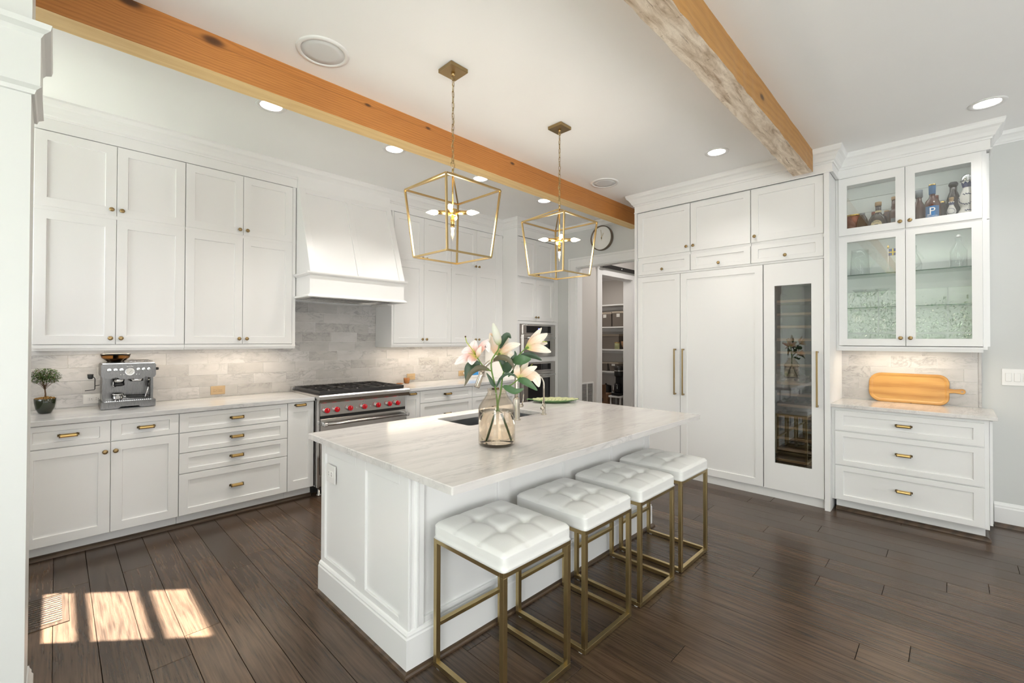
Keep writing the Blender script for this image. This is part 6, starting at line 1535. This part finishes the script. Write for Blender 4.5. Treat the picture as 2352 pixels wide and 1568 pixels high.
text('letter', 'P', 0.062, 'label_white', t, (-0.0435, 0.0, 0.084), (PI/2, 0, -PI/2)); text('lettering', 'PENDLETON', 0.0085, 'label_white', t, (-0.0435, 0.0, 0.052), (PI/2, 0, -PI/2))
B().box((-0.0437, 0.004, 0.0605), (-0.0430, 0.022, 0.0635)).build('letter_serif', 'label_white', t)
b = B()
for k in range(5): b.box((-0.0431, -0.018+0.003*(k % 2), 0.040-k*0.006), (-0.0426, 0.018-0.003*(k % 2), 0.042-k*0.006))
b.build('small_print', 'label_white', t); B().lathe([(0.0178, 0.255), (0.0178, 0.264), (0, 0.2645)], n=16).build('stopper_top', 'gold_foil', t)
bottle('narrow corked bottle just behind the blue-labelled one', 0.090, B_(0.028, 0.13, 0.011, 0.19), 'dark_bottle', x=5.19, cap=[(0.012, 0.185), (0.012, 0.215), (0, 0.215)], capm='copper_tin')
bottle('dark bottle with a gold cap right of the blue-labelled one', 0.052, B_(0.026, 0.10, 0.012, 0.14), 'dark_bottle', x=5.115, cap=[(0.0145, 0.135), (0.0145, 0.155), (0, 0.155)], capm='gold_foil')
bottle('brown long-necked bottle at the back of the top tier', -0.012, B_(0.034, 0.16, 0.018, 0.255), 'dark_bottle', x=5.15, cap=[(0.021, 0.25), (0.024, 0.262), (0.018, 0.275), (0, 0.277)], capm='black_plastic')
bottle('clear round flask behind the painted ceramic bottles', -0.040, [(0.022, 0), (0.032, 0.03), (0.036, 0.06), (0.028, 0.10), (0.012, 0.12), (0.013, 0.15), (0, 0.15)], 'clear_glass', x=5.24, cap=[(0.014, 0.148), (0.014, 0.175), (0, 0.175)], capm='screen_blue')
def ceramic(label, y, s, x=5.06, big=False):
    t = thing('ceramic_bottle', label, 'bottle', (x, y, SH0), 0, 'painted ceramic bottles')
    P = [(0.036, 0), (0.042, 0.01), (0.045, 0.035), (0.040, 0.060), (0.030, 0.078), (0.031, 0.09), (0.040, 0.115), (0.040, 0.135), (0.031, 0.165), (0.021, 0.19), (0.018, 0.205), (0.024, 0.225), (0.027, 0.235), (0, 0.235)]
    B().lathe([(r*s, h*s) for r, h in P], n=36).build('glazed_body', 'ceramic_white', t)
    b = B()                                        # blue points round the neck
    for k in range(9):
        a = 2*PI*k/9; a2 = a+PI/9; a3 = a-PI/9; q = 1.02
        f = lambda r, h, an: b.bm.verts.new((r*s*q*math.cos(an), r*s*q*math.sin(an), h*s))
        b._f([f(0.0195, 0.200, a3), f(0.0195, 0.200, a2), f(0.0245, 0.222, a2), f(0.0280, 0.234, a), f(0.0245, 0.222, a3)])
    b.build('blue_collar', 'ceramic_blue', t)
    b = B()                                        # curling sprigs of blue dots
    for (cy, cz, R0, turns) in ((0.012, 0.128, 0.030, 1.15), (0.006, 0.036, 0.026, 1.1)):
        for k in range(16):
            u = k/15; a = 1.2+u*turns*4.6; yy = (cy-0.008)+R0*math.cos(a)*1.0; zz = cz+R0*math.sin(a)
            r = 0.0405 if cz > 0.09 else 0.044
            r *= (1-0.18*((zz-cz)/0.035)**2)
            if abs(yy) >= r*0.95: continue
            xx = -math.sqrt(max(1e-6, r*r-yy*yy))
            for dd in (-1, 1): b.ball((xx*s*1.0, (yy+dd*0.0024)*s, (zz+dd*0.0018)*s), 0.0030*s, 6, 4, (0.5, 1, 1))
    b.build('painted_sprig', 'ceramic_blue', t)
    if big: B().lathe([(0.028*s, 0.236*s), (0.031*s, 0.240*s), (0.027*s, 0.262*s), (0.014*s, 0.276*s), (0, 0.280*s)], n=28).build('bell_stopper', 'chrome', t)
    else: B().lathe([(0.015*s, 0.235*s), (0.018*s, 0.245*s), (0.018*s, 0.262*s), (0.021*s, 0.264*s), (0.021*s, 0.285*s), (0, 0.286*s)], n=20).build('cork_stopper', 'cork', t)
ceramic('small white ceramic bottle with blue painted sprigs and a cork stopper', 0.000, 0.72, 5.055)
ceramic('large white ceramic bottle with blue painted sprigs and a silver bell stopper', -0.092, 1.36, 5.085, True)
# glass shelf below: jug, flag, carafe, bottle
t = thing('glass_jug', 'clear glass jug with a curved handle on the upper glass shelf', 'jug', (5.15, 0.600, SH1)); B().lathe([(0.072, 0.0), (0.074, 0.005), (0.066, 0.16), (0.064, 0.235), (0.061, 0.235), (0.063, 0.16), (0.070, 0.010), (0, 0.008)], n=36).build('jug_body', 'clear_glass', t)
B().tube(spline([(0.0, -0.064, 0.19), (0.0, -0.105, 0.20), (0.0, -0.118, 0.15), (0.0, -0.095, 0.09), (0.0, -0.068, 0.055)], 6), 0.006, 10).build('handle', 'clear_glass', t)
t = thing('table_flag', 'little blue table flag with a yellow cross on a white pole', 'flag', (5.08, 0.395, SH1)); B().lathe([(0.012, 0), (0.014, 0.004), (0.007, 0.05), (0.0028, 0.055), (0.0028, 0.215)], n=12).build('pole', 'white_plastic', t); B().lathe([(0.003, 0.213), (0.009, 0.220), (0.007, 0.228), (0.002, 0.240), (0, 0.243)], n=12).build('finial', 'gold_foil', t)
B().box((-0.0008, -0.075, 0.150), (0.0008, -0.003, 0.208)).build('cloth', 'flag_blue', t)
b = B(); b.box((-0.0016, -0.075, 0.1735), (0.0016, -0.003, 0.1835)).box((-0.0017, -0.036, 0.150), (0.0017, -0.026, 0.208)); b.build('yellow_cross', 'flag_yellow', t)
t = thing('glass_carafe', 'clear glass carafe partly behind the middle door stile', 'carafe', (5.12, 0.232, SH1)); B().lathe([(0.040, 0), (0.052, 0.02), (0.056, 0.06), (0.040, 0.11), (0.020, 0.16), (0.022, 0.22), (0.019, 0.22), (0.017, 0.16), (0.037, 0.11), (0.052, 0.06), (0, 0.008)], n=32).build('carafe_body', 'clear_glass', t)
B().tube(spline([(0.0, -0.018, 0.18), (0.0, -0.05, 0.13), (0.0, -0.062, 0.10)], 5), 0.005, 8).build('handle', 'clear_glass', t)
t = thing('glass_bottle', 'tall clear glass swing-top bottle at the right of the glass shelf', 'bottle', (5.13, -0.040, SH1)); B().lathe([(0.050, 0), (0.052, 0.006), (0.052, 0.14), (0.040, 0.175), (0.020, 0.205), (0.017, 0.235), (0.021, 0.238), (0.020, 0.25), (0.015, 0.25), (0.014, 0.21), (0.048, 0.14), (0.048, 0.010), (0, 0.010)], n=32).build('bottle_body', 'clear_glass', t); B().lathe([(0.012, 0.25), (0.015, 0.262), (0.008, 0.272), (0, 0.273)], n=16).build('stopper', 'white_plastic', t)
# wine glasses on the lower glass shelf, faint through the reflections
gl0 = None
for k, (yy, xx) in enumerate(((0.60, 5.12), (0.52, 5.18), (0.44, 5.12))):
    if gl0 is None:
        gl0 = thing('cocktail_glass', '', 'glass'); B().lathe([(0.035, 0), (0.034, 0.003), (0.004, 0.008), (0.0035, 0.10), (0.052, 0.165), (0.050, 0.165), (0.0, 0.104)], n=28).build('glass_bowl', 'clear_glass', gl0); g = gl0
    else: g = copy_tree(gl0)
    g.location = (xx, yy, 1.39+0.385); g['label'] = ('clear cocktail glass on the lower glass shelf, left one', 'clear cocktail glass on the lower glass shelf, set back in the middle', 'clear cocktail glass on the lower glass shelf, right one')[k]; g['group'] = 'cocktail glasses in the display cabinet'

# ---------------------------------------------------------------- lights under the wall cabinets
def strip(x0, x1, y, z, name='under_cabinet_light', label='', right=False):
    L_ = x1-x0
    o = lamp('under_cabinet_glow', 'AREA', ((x0+x1)/2, y, z-0.006) if not right else (y, (x0+x1)/2, z-0.006), UC*L_, (1.0, 0.85, 0.66), (0, 0, 0), shape='RECTANGLE', size=L_ if not right else 0.02, size_y=0.02 if not right else L_)
    t = thing(name, label, 'light strip', (x0, y, z) if not right else (y, x0, z)); 
    (B().box((0, -0.014, 0), (L_, 0.014, 0.012)) if not right else B().box((-0.014, 0, 0), (0.014, L_, 0.012))).build('housing', 'white_plastic', t)
UC = 3.6
strip(0.0, 0.70, 4.70, 1.395, label='slim light strip under the leftmost wall cabinet')
strip(0.85, 1.55, 4.70, 1.395, label='slim light strip under the wall cabinet left of the hood')
strip(2.72, 4.25, 4.70, 1.395, label='slim light strip under the wall cabinets right of the hood')
strip(0.02, 0.62, 5.14, 1.399, label='slim light strip under the glass-door display cabinet', right=True)

lamp('cooler_fill', 'AREA', (4.84, 1.04, 2.02), 1.2, (1.0, 0.95, 0.9), (0, 0, 0), shape='RECTANGLE', size=0.05, size_y=0.3)  # added so the racks show inside the wine cooler
lamp('hall_fill', 'AREA', (6.3, 2.9, 3.12), 22, (1.0, 0.95, 0.90), shape='DISK', size=0.3)  # added fill, lifts the dark hall walls
lamp('pantry_fill', 'AREA', (6.6, 4.7, 2.72), 9, (1.0, 0.92, 0.84), shape='DISK', size=0.25)  # added fill, lifts the dark pantry
lamp('cabinet_fill', 'AREA', (5.06, 0.27, 2.915), 0.9, (0.97, 1.0, 0.98), (0, 0.35, 0), shape='RECTANGLE', size=0.04, size_y=0.8)  # added fill that brightens the upper tier of the display cabinet
lamp('cabinet_fill', 'AREA', (5.06, 0.27, 2.395), 0.8, (0.97, 1.0, 0.98), (0, 0.35, 0), shape='RECTANGLE', size=0.04, size_y=0.8)  # the same added fill for the lower tier
# ---------------------------------------------------------------- garden outside the sitting-room windows, seen mirrored in the glass
rg = random.Random(21); b = B()
for i in range(11000):
    cx = rg.choice(((-7.5, -2.5, 2.2), (-8.2, 0.2, 1.4), (-7.2, 2.6, 2.6), (-9.0, 4.4, 2.0), (-6.6, 1.2, 0.7)))
    a, e = rg.uniform(0, 2*PI), rg.uniform(-1, 1); r = 1.5*rg.random()**0.33
    p_ = Vector((cx[0]+r*math.cos(a)*0.8, cx[1]+r*math.sin(a), cx[2]+r*e)); b.mi = rg.choice((0, 0, 1))
    leaf(b, p_, (rg.uniform(-1, 1), rg.uniform(-1, 1), rg.uniform(-1, 0.6)), (0, 0, 1), rg.uniform(0.05, 0.11), rg.uniform(0.03, 0.06), 0.3, 2)
o = b.build('garden_foliage', ['foliage', 'foliage_brown'], None, recalc=False); tag(o, 'leafy shrubs outside the window, mirrored in the glass doors', 'foliage', None, 'stuff')
struct(B().box((-10.6, -7, -0.3), (-10.4, 8, 3.6)).build('wall_neighbour', 'hall_wall'))
o = B().box((-14, -8, -0.4), (-3.2, 8, -0.3)).build('ground_outside', 'foliage'); struct(o)
